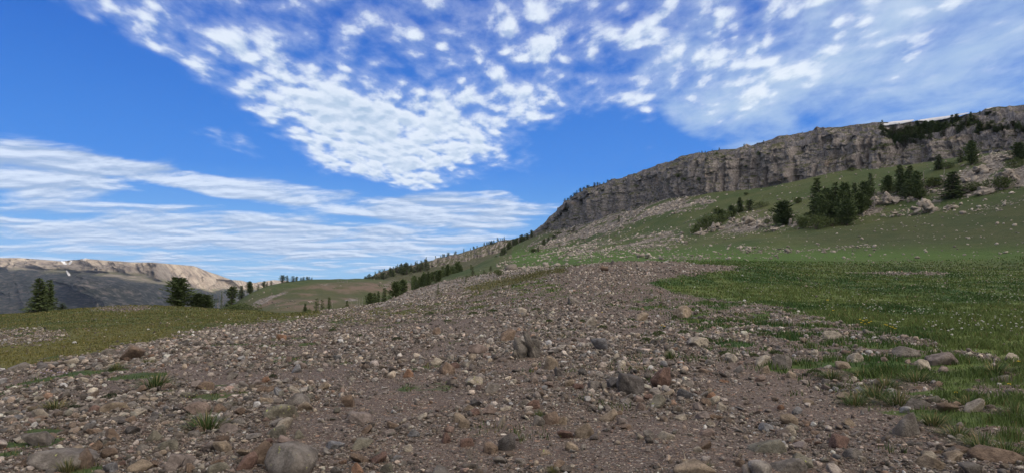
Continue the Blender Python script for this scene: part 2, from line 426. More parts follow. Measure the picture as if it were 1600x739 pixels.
def cover(x, y, z):
    """grass 0..1, talus 0..1, colour of the green, at ground points"""
    u, v, d = project(x, y, z)
    jitter = 10 * fbm2(x * .9, y * .9, 3, 3) + 6 * fbm2(x * .2, y * .2, 2, 8)
    near = np.clip(25 / np.maximum(y, 3), .25, 1.6)
    uu = u + jitter * 1.6 * near; vv = v + jitter * .8 * near
    big = fbm2(x * .03, y * .03, 3, 21); med = fbm2(x * .16, y * .16, 3, 5); fine = fbm2(x * 1.1, y * 1.1, 3, 9); ff = fbm2(x * 3.1, y * 3.1, 2, 12)
    g = np.zeros_like(u); t = np.zeros_like(u)
    col = np.zeros(u.shape + (3,)) + np.array([.055, .072, .022])
    nearz = y < 64
    # left meadow
    pl = [(-600, 760), (-300, 625), (0, 579), (60, 573), (150, 552), (250, 529), (330, 510), (420, 502), (500, 491), (500, 440), (-600, 440)]
    m = softpoly(uu, vv, pl, 4 * near.mean() if False else 4) * (y < 170) * (x < -8)
    g = np.maximum(g, m)
    patch = softpoly(uu, vv, [(-60, 512), (40, 513), (112, 517), (100, 533), (30, 542), (-80, 545)], 6)
    g = g * (1 - .6 * patch * (y < 120) * (x < 0)); t = np.maximum(t, .2 * patch * (y < 120) * (x < 0))
    patch2 = softpoly(uu, vv, [(130, 484), (160, 474), (230, 473), (250, 482), (200, 488)], 3) * (y < 170) * (x < 0)
    g = g * (1 - .6 * patch2)
    lm = (x < -5) & (y < 170)
    edge = np.clip((v - 505) / 60, 0, 1)
    mixc = np.clip(.5 + .9 * med, 0, 1)[..., None]
    lcol = np.array([.060, .080, .024]) * (1 - mixc) + np.array([.098, .100, .032]) * mixc
    lcol = lcol * (1 - .5 * edge[..., None]) + np.array([.135, .115, .032]) * .5 * edge[..., None]
    col = np.where(lm[..., None], lcol, col)
    # right meadow, dense then broken
    pr = [(1008, 441), (1060, 431), (1180, 417), (1300, 413), (1900, 405), (1900, 640), (1640, 620), (1560, 560), (1470, 540), (1400, 520), (1300, 500), (1250, 486), (1190, 474), (1100, 465), (1060, 458)]
    m = softpoly(uu, vv, pr, 4) * (y < 105) * (x > 0)
    tr = [(1100, 468), (1250, 482), (1400, 515), (1560, 555), (1900, 600), (1900, 900), (1640, 735), (1540, 690), (1450, 655), (1360, 625), (1240, 590), (1120, 540), (1060, 500), (940, 470), (860, 470), (850, 455), (960, 455), (1050, 470)]
    m2 = softpoly(uu, vv, tr, 14) * (y < 60) * (x > 0)
    m2 = m2 * np.clip(.42 + 2.0 * fine + 1.0 * ff + .22 * (u - 1350) / 350, 0, 1)
    strip = softpoly(uu, vv, [(1290, 418), (1370, 417), (1480, 424), (1490, 431), (1400, 430), (1300, 424)], 3) * (y > 40) * (y < 105)
    m = m * (1 - .85 * strip)
    gr = np.maximum(m, m2)
    g = np.maximum(g, gr)
    rc = np.clip(.5 + 1.0 * med + .8 * fbm2(x * .6, y * .35, 3, 15), 0, 1)[..., None]
    rcol = np.array([.034, .070, .018]) * (1 - rc) + np.array([.085, .118, .034]) * rc
    col = np.where((x > 0)[..., None], rcol, col)
    # sparse greenery on the rocky ridge
    rid = softpoly(uu, vv, [(480, 500), (560, 482), (640, 462), (740, 436), (830, 420), (880, 440), (860, 470), (760, 488), (640, 500), (520, 510)], 7) * (y < 110) * (x < 8)
    g = np.maximum(g, rid * np.clip(.30 + 1.6 * fine + .8 * ff, 0, .9))
    yb = softpoly(uu, vv, [(700, 448), (770, 432), (830, 420), (890, 412), (880, 424), (800, 444), (740, 456)], 3) * (y > 30) * (y < 130) * (x < 8)
    g = np.maximum(g, yb * .95)
    col = np.where((yb > .2)[..., None], np.array([.080, .080, .032]), col)
    spots = sstep(.34, .52, fbm2(x * .8, y * .8, 3, 17) + .25 * fbm2(x * 3, y * 3, 2, 18)) * (y < 60) * (x < 9) * np.clip((v - 440) / 60, 0, 1) * np.clip(1.5 - (u - 250) / 500, .35, 1)
    g = np.maximum(g, spots * .8); col = np.where((spots > .05)[..., None] & (g < .85)[..., None], np.array([.046, .072, .024]), col)
    # everything beyond: hillside grass with scree
    far = sstep(62, 78, y) * (x > -8 + 0 * x)
    farl = sstep(112, 150, y)
    hb = np.clip(.5 + 1.2 * big + 1.0 * med, 0, 1)[..., None]
    hcol = np.array([.038, .062, .020]) * (1 - hb) + np.array([.066, .080, .030]) * hb
    bright = sstep(1, 0, np.abs(v - (402 - np.clip((u - 1150) / 450, 0, 1) * 8)) / 26) * (u > 800)
    hcol = hcol * (1 - bright[..., None]) + np.array([.054, .104, .020]) * bright[..., None]
    up = softpoly(uu, vv, [(1180, 312), (1240, 288), (1310, 273), (1361, 268), (1470, 260), (1450, 290), (1300, 300), (1230, 320)], 6)
    hcol = hcol * (1 - .6 * up[..., None]) + np.array([.045, .068, .022]) * .6 * up[..., None]
    isfar = np.maximum(far * (x > -8), farl)
    g = np.where(isfar > .5, .92 + .1 * fine, g)
    # pale rubble below the cliff, fans of boulders on the slope
    tal = softpoly(uu, vv, [(835, 378), (880, 358), (958, 336), (1040, 312), (1110, 306), (1115, 322), (1050, 332), (990, 345), (940, 366), (880, 384), (830, 392)], 7)
    tal2 = softpoly(uu, vv, [(850, 398), (900, 384), (960, 372), (1060, 358), (1080, 372), (1010, 392), (900, 402)], 8) * .62
    tal3 = softpoly(uu, vv, [(1075, 368), (1090, 348), (1140, 334), (1180, 326), (1230, 330), (1250, 348), (1200, 362), (1130, 366)], 7) * .5
    tal4 = softpoly(uu, vv, [(1240, 352), (1290, 348), (1380, 296), (1440, 288), (1500, 268), (1540, 244), (1640, 232), (1640, 288), (1560, 300), (1490, 322), (1420, 336), (1340, 340)], 7) * .75
    nz = np.clip(.75 + 1.3 * fbm2(x * .10, y * .10, 3, 31), 0, 1.2)
    tt = np.maximum.reduce([tal, tal2, tal3, tal4]) * nz * (y > 100)
    tt = np.maximum(tt, (y > 100) * np.clip(fbm2(x * .07, y * .07, 4, 41) * 2.2 - .65, 0, .3) * (v > 300))
    # grey scree on the far side of the ridge, left
    sc1 = softpoly(uu, vv, [(560, 486), (640, 458), (700, 437), (770, 425), (900, 414), (800, 434), (740, 446), (660, 468), (600, 482)], 3) * (y > 55) * (y < 230)
    t = np.maximum(t, sc1 * .8); g = g * (1 - .75 * sc1)
    # bare purplish earth on the far mound
    mo = softpoly(uu, vv, [(380, 470), (460, 450), (500, 444), (560, 440), (640, 436), (650, 452), (560, 462), (560, 490), (470, 484), (380, 482)], 5) * (y > 230)
    hcol = hcol * (1 - .55 * mo[..., None]) + np.array([.074, .072, .040]) * .55 * mo[..., None]
    slope_shade = softpoly(uu, vv, [(1230, 372), (1330, 350), (1480, 330), (1640, 292), (1900, 270), (1900, 396), (1500, 392), (1300, 388)], 10)[..., None] * (y > 90)[..., None] * .6  # deeper shade of the lower right slope, mixed into the green
    hcol = hcol * (1 - slope_shade) + np.array([.034, .046, .019]) * slope_shade
    bare = mo * np.clip(.4 + 3.2 * fbm2(x * .05, y * .03, 5, 51, .65), 0, 1)
    hcol = hcol * (1 - bare[..., None] * .85) + np.array([.145, .105, .09]) * bare[..., None] * .85
    t = np.maximum(t, mo * np.clip(fbm2(x * .05, y * .02, 3, 61) * 3.2 - .55, 0, .9))
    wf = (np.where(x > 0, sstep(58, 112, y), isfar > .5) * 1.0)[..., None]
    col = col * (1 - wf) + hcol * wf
    t = np.maximum(t, tt); g = np.clip(g * (1 - np.clip(tt, 0, 1) * .9), 0, 1)
    return g, np.clip(t, 0, 1), col

def rough_disp(x, y, g, t):
    a = np.clip(y / 60, .25, 3)
    near = fbm2(x * 1.3, y * 1.3, 4, 71) * .045 + fbm2(x * .22, y * .22, 3, 73) * .11
    crest = np.exp(-((y - 60) / 12.0) ** 2) * (1 - g) * fbm2(x * .8, y * .8, 3, 75) * .22
    far = sstep(90, 200, y) * fbm2(x * .045, y * .045, 4, 77) * 1.1
    sca = t * (fbm2(x * .5, y * .5, 3, 79, .6)) * np.clip(y / 120, .12, 1.7) * .6
    return near * sstep(-20, 4, y) + crest + far + sca

Zn = Zs.copy()
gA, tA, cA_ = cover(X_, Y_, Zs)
Zn = Zs + rough_disp(X_, Y_, gA, tA)
def G(x, y):
    k = np.maximum(np.asarray(y, float) + OFF, 3.0)
    return bil(Zn, gx, gy, np.asarray(x, float) / k, np.log(k))
def hit(u, v, ymin=3.0, ymax=960.0):
    """first ground point along the ray through photo pixel (u,v)"""
    ys = np.exp(np.linspace(math.log(ymin), math.log(ymax), 1500))
    x, y, z = uvy(u, v, ys)
    d = z - G(x, y)
    i = np.argmax(d < 0)
    if d[i] >= 0: return None
    if i == 0: return float(x[0]), float(y[0]), float(G(x[0], y[0]))
    a = d[i - 1] / (d[i - 1] - d[i])
    yy = ys[i - 1] + a * (ys[i] - ys[i - 1]); X, Y, Zq = uvy(u, v, yy)
    return float(X), float(Y), float(G(X, Y))

# ---- ground material
def ground_mat():
    m, t, b, pos = new_mat('ground')
    g = t.attr('grass'); ta = t.attr('talus'); gc = t.attr('gcol', 'Color')
    n1 = t.noise(pos, .6, 4, .6); n2 = t.noise(pos, 14, 4, .65); n3 = t.noise(pos, 90, 3, .6)
    soil = t.mix(t.mapr(n1, .35, .65), (.038, .025, .021), (.068, .047, .039))
    soil = t.mix(t.mapr(n2, .4, .7), soil, (.098, .078, .066))
    # three sizes of pebbles
    def peb(scale, thr, col, sharp=.25):
        c = t.voro(pos, scale, 'F1', 'Color'); d = t.voro(pos, scale, 'F1', 'Distance')
        sp = t.node('ShaderNodeSeparateColor'); t.l.new(c, sp.inputs[0])
        pc = t.ramp(sp.outputs[0], [(0, (.07, .058, .051)), (.25, (.14, .118, .102)), (.45, (.185, .165, .145)), (.62, (.15, .146, .143)), (.78, (.27, .215, .165)), (.9, (.24, .13, .085)), (.96, (.42, .38, .31)), (1, (.5, .46, .40))])
        rad = t.math('MULTIPLY', sp.outputs[1], thr)
        mask = t.mapr(t.math('SUBTRACT', rad, d), 0, sharp)
        return t.mix(mask, col, pc), mask
    c1, m1 = peb(70, .75, soil); c2, m2 = peb(28, .62, c1, .12); c3, m3 = peb(11, .42, c2, .07)
    c3 = t.mix(.15, c3, t.mix(t.noise(pos, 2.5, 5, .7), (.105, .083, .073), (.185, .158, .138)))
    # scree
    vc = t.voro(pos, 1.1, 'F1', 'Color'); sp = t.node('ShaderNodeSeparateColor'); t.l.new(vc, sp.inputs[0])
    scree = t.ramp(sp.outputs[0], [(0, (.05, .044, .04)), (.35, (.12, .107, .096)), (.8, (.21, .195, .178)), (1, (.32, .295, .27))])
    vc2 = t.voro(pos, .45, 'F1', 'Color'); sp2 = t.node('ShaderNodeSeparateColor'); t.l.new(vc2, sp2.inputs[0])
    scree = t.mix(.35, scree, t.ramp(sp2.outputs[0], [(0, (.06, .05, .044)), (1, (.25, .225, .205))]))
    tn = t.math('ADD', ta, t.math('MULTIPLY', t.math('SUBTRACT', t.noise(pos, .8, 5, .75), .5), 1.6))
    base = t.mix(t.mapr(tn, .32, .55), c3, scree)
    # grass
    gn = t.noise(pos, 3.2, 5, .7); gn2 = t.noise(pos, .35, 4, .6)
    gcol = t.mix(t.mapr(gn, .3, .72), t.mix(1.0, gc, (.62, .66, .62), 'MULTIPLY'), t.mix(1.0, gc, (1.35, 1.28, 1.2), 'MULTIPLY'))
    gcol = t.mix(t.mapr(gn2, .54, .74, 0, .4), gcol, (.105, .09, .048))
    gn3 = t.noise(pos, .9, 5, .75)
    gcol = t.mix(t.mapr(gn3, .56, .68, 0, .6), gcol, (.022, .034, .012))
    gcol = t.mix(t.mapr(gn3, .42, .32, 0, .45), gcol, (.13, .115, .06))
    gm = t.math('ADD', g, t.math('MULTIPLY', t.math('SUBTRACT', t.noise(pos, 5.0, 5, .72), .5), .9))
    gm2 = t.math('MULTIPLY', t.mapr(gm, .38, .6), t.mapr(tn, .52, .40))
    col = t.mix(gm2, base, gcol)
    t.l.new(col, b.inputs['Base Color'])
    h = t.math('ADD', t.math('MULTIPLY', m2, .018), t.math('MULTIPLY', m1, .006))
    h = t.math('ADD', h, t.math('MULTIPLY', m3, .03))
    h = t.math('ADD', h, t.math('MULTIPLY', t.noise(pos, 6, 6, .7), .05))
    h = t.math('ADD', h, t.math('MULTIPLY', t.math('MULTIPLY', sp.outputs[1], ta), .35))
    t.l.new(t.bump(h, .8, 1.0), b.inputs['Normal'])
    return m
MG = ground_mat()
verts = np.stack([X_, Y_, Zn], -1).reshape(-1, 3)
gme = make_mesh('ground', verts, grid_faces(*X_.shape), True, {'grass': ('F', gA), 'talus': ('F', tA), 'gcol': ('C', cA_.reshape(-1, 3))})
ground = tag(link('ground', gme, MG), kind='structure', label='stony ground with gravel, soil and meadow grass')

# ------------------------------------------------------------------ the cliff ridge behind the right slope
def loft(curves, counts):
    rows = []; ts = []
    for i, c in enumerate(counts):
        a, b = curves[i], curves[i + 1]
        for k in range(c):
            f = k / c; rows.append(a * (1 - f) + b * f); ts.append(i + f)
    rows.append(curves[-1]); ts.append(len(counts))
    return np.array(rows), np.array(ts)

def curve(us, uk, vk, ys):
    v = np.interp(us, uk, vk); x, y, z = uvy(us, v, ys); return np.stack([x, y, z], -1)

SKY_U = [795, 832, 850, 870, 884, 919, 969, 1018, 1067, 1109, 1152, 1197, 1222, 1273, 1317, 1375, 1400, 1450, 1514, 1565, 1600, 1700]
SKY_V = [389, 364, 350, 329, 315, 294, 280, 262, 244, 237, 232, 223, 215, 205, 197, 192, 193, 189, 178, 167, 165, 160]
LIP_V = [390, 367, 355, 336, 322, 302, 289, 273, 256, 250, 247, 240, 232, 222, 214, 212, 224, 223, 211, 206, 204, 200]
us = np.concatenate([np.arange(795, 1610, .7), np.arange(1610, 1701, 3)])
yb = base_y(us)
kl = 1.0 + .03 + .02 * np.clip((900 - us) / 80, 0, 1); ks = 1.10 + 0 * us
cb_ = curve(us, BASE_U, BASE_V, yb)
cl_ = curve(us, SKY_U, LIP_V, yb * kl)
cs_ = curve(us, SKY_U, SKY_V, yb * ks)
foot = cb_ * np.array([.985, .985, 1]) + np.array([0, 0, -8.0])
under = foot + np.array([-9, -4, -30])
sl = (440.6 - np.interp(us, SKY_U, SKY_V)) / F
nbk = np.array([.9, .43])
def back(d, zmin=None):
    p = cs_.copy(); p[:, :2] += nbk * d; z = cs_[:, 2] + .5 * sl * d
    p[:, 2] = z if zmin is None else np.maximum(z, zmin); return p
bk1, bk2, bk3, bk4 = back(60), back(300, 104), back(800, 205), back(1500, 60)  # unseen heights behind the rim, raised to keep the sun off the ground
# continuation of the ridge to the right of the frame and behind the camera
ext_y = np.array([150, 60, -60, -300, -700.0]); tt_ = np.linspace(0, 1, 61)[1:]
def ext(c, xs, z):
    last = c[-1]
    px = np.interp(tt_, np.linspace(0, 1, 6), [last[0]] + list(xs)); py = np.interp(tt_, np.linspace(0, 1, 6), [last[1]] + list(ext_y + (last[1] - 222) * .5))
    pz = np.interp(tt_, [0, .3, 1], [last[2], z, z])
    return np.concatenate([c, np.stack([px, py, pz], -1)])
curves = [ext(under, [150, 120, 100, 80, 80], -22), ext(foot, [200, 215, 225, 235, 250], 44), ext(cb_, [204, 219, 229, 239, 254], 48), ext(cl_, [214, 229, 239, 249, 264], 62),
          ext(cs_, [235, 250, 260, 270, 285], 82), ext(bk1, [300, 312, 322, 332, 345], 88), ext(bk2, [520, 530, 540, 550, 560], 125), ext(bk3, [1000, 1010, 1020, 1030, 1040], 210), ext(bk4, [1700, 1710, 1720, 1730, 1740], 60)]
CL, CT = loft(curves, [2, 4, 120, 44, 14, 10, 8, 6])
R, C_ = CL.shape[:2]
bl = curves[2]; seg = np.r_[0, np.cumsum(np.hypot(*(np.diff(bl[:, :2], axis=0).T)))]
S_ = np.broadcast_to(seg[None], (R, C_)); T_ = np.broadcast_to(CT[:, None], (R, C_)); Zc = CL[..., 2]
# frame: outward (towards the valley)
tan = np.gradient(bl[:, :2], axis=0); tan = np.array([np.convolve(np.pad(tan[:, k], 60, mode='edge'), np.ones(121) / 121, 'valid') for k in (0, 1)]).T
tan /= np.linalg.norm(tan, axis=1)[:, None]
outw = np.stack([tan[:, 1], -tan[:, 0]], -1)                  # pointing to -x side
outw[(outw @ np.array([1, .4])) > 0] *= -1
rel = (Zc - Zc[CT.searchsorted(2.0)][None]) / 25.0
wall = sstep(1.9, 2.08, T_) * sstep(3.35, 3.0, T_)              # the cliff face
upper = sstep(2.95, 3.1, T_) * sstep(4.3, 3.9, T_)
xw = S_ + 3.5 * fbm2(S_ * .06, Zc * .05, 3, 101)
amp_ = np.clip(.55 + 1.3 * fbm2(S_ / 55, 0 * S_, 2, 104), .1, 1.3)
D = 7.5 * fbm2(xw / 38, Zc / 70, 3, 103) + 3.4 * amp_ * ridged(xw / 13 + .1 * Zc / 20, Zc / 60, 2, 105) + 1.5 * fbm2(xw / 4.5, Zc / 16, 3, 107) + .8 * fbm2(xw / 1.8, Zc / 5.5, 3, 109)
# sharp vertical cracks
def cracks(s, z, spacing, width, depth, seed):
    wv = s + 1.2 * vnoise2(s * .2, z * .12, seed)
    i = np.floor(wv / spacing); best = np.full(s.shape, 9e9); h_ = 0
    for k in (-1, 0, 1):
        j = i + k; c = (j + .15 + .7 * _hash(j, 0 * j, 0 * j, seed)) * spacing
        d = np.abs(wv - c); amp = .25 + .75 * _hash(j, 0 * j + 1, 0 * j, seed)
        h_ = np.where(d < best, amp, h_); best = np.minimum(best, d)
    return -depth * h_ ** 1.8 * 1.3 * np.clip(.45 + 1.8 * vnoise2(s / 14, z / 9, seed + 5), 0, 1.2) * np.exp(-(best / width) ** 2)
D = D + cracks(S_, Zc, 17, 1.3, 6.0, 201) + cracks(S_, Zc, 6.5, .7, 2.6, 203) + cracks(S_, Zc, 2.8, .35, .9, 205)
# bedding ledges
led = fbm2(S_ / 30, Zc / 3.0, 3, 211)
D = D + 1.3 * led * np.clip(.5 + 1.5 * fbm2(S_ / 40, Zc / 30, 2, 212), 0, 1.2) + .6 * vnoise2(S_ / 3.5, Zc / 1.1, 213)
def blocks(s, z, a, b, seed):
    j = np.floor(z / b + .35 * vnoise2(s / 9, z / 9, seed)); i = np.floor((s + 1.1 * vnoise2(s / 5, z / 3, seed + 2)) / a + _hash(j, 0 * j, 0 * j, seed) * 7)
    return _hash(i, j, 0 * j, seed + 1) * 2 - 1
D = D + 1.0 * blocks(S_, Zc, 5.0, 13, 301) + .65 * blocks(S_, Zc, 2.6, 5.5, 305) + .4 * blocks(S_, Zc, 1.5, 1.5, 309)
zrel = Zc - CL[CT.searchsorted(2.0)][None, :, 2]
for zb, sd_b, dep in ((9, 261, 3.2), (17, 265, 2.6)):
    zb_ = zb + 5.5 * fbm2(S_ / 36, 0 * S_, 3, sd_b); D = D - dep * sstep(zb_ - .5, zb_ + .9, zrel) * sstep(-.15, .2, fbm2(S_ / 24, 0 * S_, 2, sd_b + 2))
# fallen sections: the wall leans back in bays, leaving ramps of rubble
bay = sstep(.12, .45, fbm2(S_ / 33, 0 * S_, 3, 251)); D = D - bay * (Zc - CL[CT.searchsorted(2.0)][None, :, 2]) * .28
U2 = 3.2 * fbm2(xw / 14, CL[..., 2] / 9, 3, 221) + 1.6 * ridged(xw / 6, T_ * 5, 3, 223) + .9 * fbm2(xw / 2, T_ * 18, 3, 225)
off = wall * D + upper * U2 * .8
CLd = CL.copy()
fu_ = np.clip(T_ - 3, 0, 1); nstep = 3.0; ph = fu_ * nstep + .5 * fbm2(S_ / 14, 0 * S_, 3, 241); st_ = (np.floor(ph) + sstep(.55, .95, ph - np.floor(ph))) / nstep
mter = ((T_ > 3) & (T_ < 4)) * sstep(0, .12, fu_) * sstep(1, .88, fu_)
zl, zs_ = CL[CT.searchsorted(3.0)][None, :, 2], CL[CT.searchsorted(4.0)][None, :, 2]
CLd[..., 2] = CL[..., 2] + mter * (np.clip(st_, 0, 1) - fu_) * (zs_ - zl) * 1.0
CLd[..., :2] += outw[None] * off[..., None]
CLd[..., 2] += wall * .5 * vnoise2(S_ / 2.5, T_ * 30, 227) + upper * (1.5 * fbm2(S_ / 9, T_ * 6, 3, 229) + 1.2 * ridged(S_ / 5, T_ * 9, 2, 231)) * sstep(4.05, 3.8, T_)
skyrow = sstep(3.85, 4.0, T_) * sstep(4.5, 4.0, T_)
CLd[..., 2] += skyrow * (.8 * fbm2(S_ / 11, 0 * S_, 4, 233, .7))
CLd[..., 2] += sstep(4.2, 6, T_) * 5 * fbm2(S_ / 60, T_ * 1.3, 3, 235)

def cliff_mat():
    m, t, b, pos = new_mat('cliff_rock')
    mp = t.node('ShaderNodeMapping'); mp.inputs['Scale'].default_value = (1, 1, .22); t.l.new(pos, mp.inputs[0]); st = mp.outputs[0]
    mh = t.node('ShaderNodeMapping'); mh.inputs['Scale'].default_value = (.12, .12, 1.6); t.l.new(pos, mh.inputs[0]); bd = mh.outputs[0]
    n = t.noise(st, .25, 6, .65); nf = t.noise(st, 1.6, 6, .75); nb = t.noise(bd, .5, 5, .6)
    c = t.ramp(n, [(.25, (.15, .134, .130)), (.45, (.205, .187, .182)), (.6, (.25, .23, .224)), (.8, (.315, .292, .284))])
    c = t.mix(t.mapr(nf, .35, .66, 0, 1), t.mix(1.0, c, (.55, .53, .53), 'MULTIPLY'), t.mix(1.0, c, (1.25, 1.25, 1.25), 'MULTIPLY'))
    c = t.mix(t.mapr(nb, .5, .7, 0, .35), c, (.22, .195, .175))
    c = t.mix(t.mapr(t.noise(pos, .045, 4, .6), .60, .72, 0, .4), c, (.26, .18, .125))
    c = t.mix(t.mapr(t.noise(st, .7, 4, .7, 1.0), .62, .74, 0, .5), c, (.085, .075, .07))
    # grass and scrub hold only where the rock lies flat enough
    geo = t.node('ShaderNodeNewGeometry'); sp = t.node('ShaderNodeSeparateXYZ'); t.l.new(geo.outputs['True Normal'], sp.inputs[0])
    fl = t.math('ADD', sp.outputs[2], t.math('MULTIPLY', t.math('SUBTRACT', t.noise(pos, .22, 5, .7), .5), 1.1))
    veg = t.mapr(fl, .52, .74)
    gc = t.ramp(t.noise(pos, .6, 4, .7), [(.3, (.030, .038, .015)), (.6, (.058, .062, .026)), (.8, (.10, .088, .048))])
    c = t.mix(t.math('MULTIPLY', veg, .9), c, gc)
    t.l.new(c, b.inputs['Base Color'])
    h = t.math('ADD', t.math('MULTIPLY', t.noise(st, .9, 8, .72), 1.4), t.math('MULTIPLY', t.noise(pos, 3, 5, .7), .25))
    t.l.new(t.bump(h, .9, 1.0), b.inputs['Normal'])
    return m
MC = cliff_mat()
cme = make_mesh('cliff_ridge', CLd.reshape(-1, 3), grid_faces(R, C_), False)
tag(link('cliff_ridge', cme, MC), kind='structure', label='long brown rock cliff above the green slope')
def cliff_pt(u, t):
    """surface point of the cliff mesh at column u, row parameter t"""
    j = int(np.clip(np.searchsorted(us, u), 0, len(us) - 1)); i = int(np.clip(np.searchsorted(CT, t), 0, R - 1))
    return CLd[i, j]
def cliff_hit(u, v, t0=2.0, t1=4.1):
    j = int(np.clip(np.searchsorted(us, u), 0, len(us) - 1)); i0, i1 = np.searchsorted(CT, t0), np.searchsorted(CT, t1)
    col = CLd[i0:i1, max(0, j - 1):j + 2].reshape(-1, 3)
    uu, vv, _ = project(col[:, 0], col[:, 1], col[:, 2])
    k = int(np.argmin(np.abs(vv - v) + .6 * np.abs(uu - u))); return col[k]

# ------------------------------------------------------------------ second, farther ridge
us2 = np.arange(560, 900, .8)
ry = np.interp(us2, [560, 620, 720, 800, 900], [780, 880, 980, 1050, 1150])
DR_U = [560, 569, 590, 616, 666, 713, 747, 779, 810, 850, 900]; DR_V = [440, 436, 427, 419, 408, 397, 387, 377, 371, 366, 360]
DB_V = [443, 441, 434, 426, 418, 411, 403, 394, 386, 380, 375]
c0 = curve(us2, DR_U, np.array(DB_V) + 60, ry * .82); c1 = curve(us2, DR_U, np.array(DB_V) + 9, ry * .90); c2 = curve(us2, DR_U, DB_V, ry * .97); c3 = curve(us2, DR_U, DR_V, ry)
c4 = c3 + np.array([60, 80, 1.0]); c5 = c3 + np.array([300, 400, -60])
L2, T2 = loft([c0, c1, c2, c3, c4, c5], [6, 30, 50, 8, 6]); R2, N2 = L2.shape[:2]
S2 = np.broadcast_to(np.arange(N2)[None] * .8 * .95, (R2, N2)); TT2 = np.broadcast_to(T2[:, None], (R2, N2))
w2 = sstep(1.9, 2.2, TT2) * sstep(3.05, 2.9, TT2)
L2[..., 1] -= w2 * (9 * ridged(S2 / 9, TT2 * 1.2, 3, 301) + 4 * fbm2(S2 / 3, TT2 * 3, 3, 303))
L2[..., 2] += sstep(.5, 1.2, TT2) * sstep(4, 3, TT2) * 1.6 * fbm2(S2 / 9, TT2 * 4, 4, 305)
d2 = make_mesh('distant_ridge', L2.reshape(-1, 3), grid_faces(R2, N2), False)
tag(link('distant_ridge', d2, MC), kind='structure', label='farther brown rocky ridge with trees along its crest')

# ------------------------------------------------------------------ far mountains
us3 = np.arange(-260, 760, 1.0)
FU = [-260, 0, 30, 64, 92, 113, 134, 200, 240, 264, 283, 304, 322, 334, 349, 361, 386, 400, 415, 430, 445, 470, 760]
FV = [400, 402.6, 402.6, 405.6, 408, 405.6, 404, 409, 410, 411.6, 419, 425.7, 432, 436, 436.5, 439, 441, 442, 439, 437, 441, 442, 443]
FB = [416, 419, 420, 421, 421, 421, 424, 427, 432, 438, 444, 449, 453, 455, 449, 450, 450, 450, 448, 447, 450, 450, 450]
fy = np.interp(us3, [-260, 0, 130, 264, 330, 400, 470, 760], [6800, 6500, 6500, 6300, 6900, 8600, 9500, 12000])
f3 = curve(us3, FU, FV, fy); f2 = curve(us3, FU, FB, fy * .965)
f1 = curve(us3, FU, np.array(FB) + 22, fy * .86); f0 = curve(us3, FU, np.array(FB) + 60, fy * .72); fm = curve(us3, FU, np.array(FB) + 140, fy * .55)
f4 = f3 + np.array([0, 500, -10.0]); f5 = f3 + np.array([0, 2000, -500.0])
L3, T3 = loft([fm, f0, f1, f2, f3, f4, f5], [10, 50, 50, 60, 5, 4]); R3, N3 = L3.shape[:2]
X3, Y3 = L3[..., 0], L3[..., 1]; TT3 = np.broadcast_to(T3[:, None], (R3, N3)); S3 = np.broadcast_to(us3[None], (R3, N3)) * 6.0
face3 = sstep(2.9, 3.15, TT3) * sstep(4.05, 3.9, TT3); low3 = sstep(0, 1, TT3) * sstep(3.2, 2.8, TT3)
Sx = S3 + 60 * fbm2(S3 / 300, TT3 * 2, 2, 400)
L3[..., 1] -= face3 * (190 * ridged(Sx / 150, TT3 * .5, 2, 401) + 120 * ridged(Sx / 52, TT3 * .8, 3, 403))
L3[..., 1] -= low3 * 260 * ridged(Sx / 420, TT3 * .7, 3, 406)
L3[..., 2] += low3 * (34 * ridged(Sx / 700, TT3 * 1.3, 4, 405) + 14 * fbm2(Sx / 160, TT3 * 4, 4, 407))
Uq = np.broadcast_to(us3[None], (R3, N3)) + 22 * fbm2(S3 / 260, TT3 * 3, 3, 421)
spur = np.exp(-((Uq - 225) / 75.0) ** 2) * sstep(.6, 2.2, TT3) * sstep(3.1, 2.3, TT3)
L3[..., 1] -= spur * 700; L3[..., 2] += spur * 45
L3[..., 2] += sstep(3.9, 4, TT3) * 3 * fbm2(S3 / 60, 0 * S3, 3, 409)
def far_mat():
    m, t, b, pos = new_mat('far_mountain_rock')
    mp = t.node('ShaderNodeMapping'); mp.inputs['Scale'].default_value = (1, 1, .35); t.l.new(pos, mp.inputs[0])
    n = t.noise(mp.outputs[0], .012, 7, .72); n2 = t.noise(pos, .02, 6, .75)
    rock = t.ramp(n, [(.36, (.15, .125, .11)), (.47, (.29, .245, .195)), (.62, (.44, .385, .31))])
    forest = t.ramp(n2, [(.40, (.008, .013, .010)), (.50, (.024, .030, .020)), (.58, (.10, .088, .076)), (.7, (.17, .15, .13))])
    tree = t.attr('forest')
    fm_ = t.mapr(t.math('ADD', tree, t.math('MULTIPLY', t.math('SUBTRACT', t.noise(pos, .0035, 7, .72), .5), 1.7)), .36, .62)
    c = t.mix(fm_, rock, forest)
    gr = t.attr('green'); c = t.mix(t.math('MULTIPLY', gr, t.mapr(t.noise(pos, .006, 4, .6), .35, .65)), c, (.17, .165, .085))
    t.l.new(c, b.inputs['Base Color'])
    t.l.new(t.bump(t.noise(mp.outputs[0], .03, 8, .75), 1.0, 45.0), b.inputs['Normal'])
    return m
forest = np.clip(low3 * 1.0 - .35 * spur, 0, .95) * sstep(3.05, 2.6, TT3)
green = sstep(2.6, 2.9, TT3) * sstep(3.25, 3.0, TT3)
m3 = make_mesh('far_mountains', L3.reshape(-1, 3), grid_faces(R3, N3), False, {'forest': ('F', forest), 'green': ('F', green)})
MF = far_mat()
tag(link('far_mountains', m3, MF), kind='structure', label='sunlit pale cliffs of the far mountains above dark forested slopes')
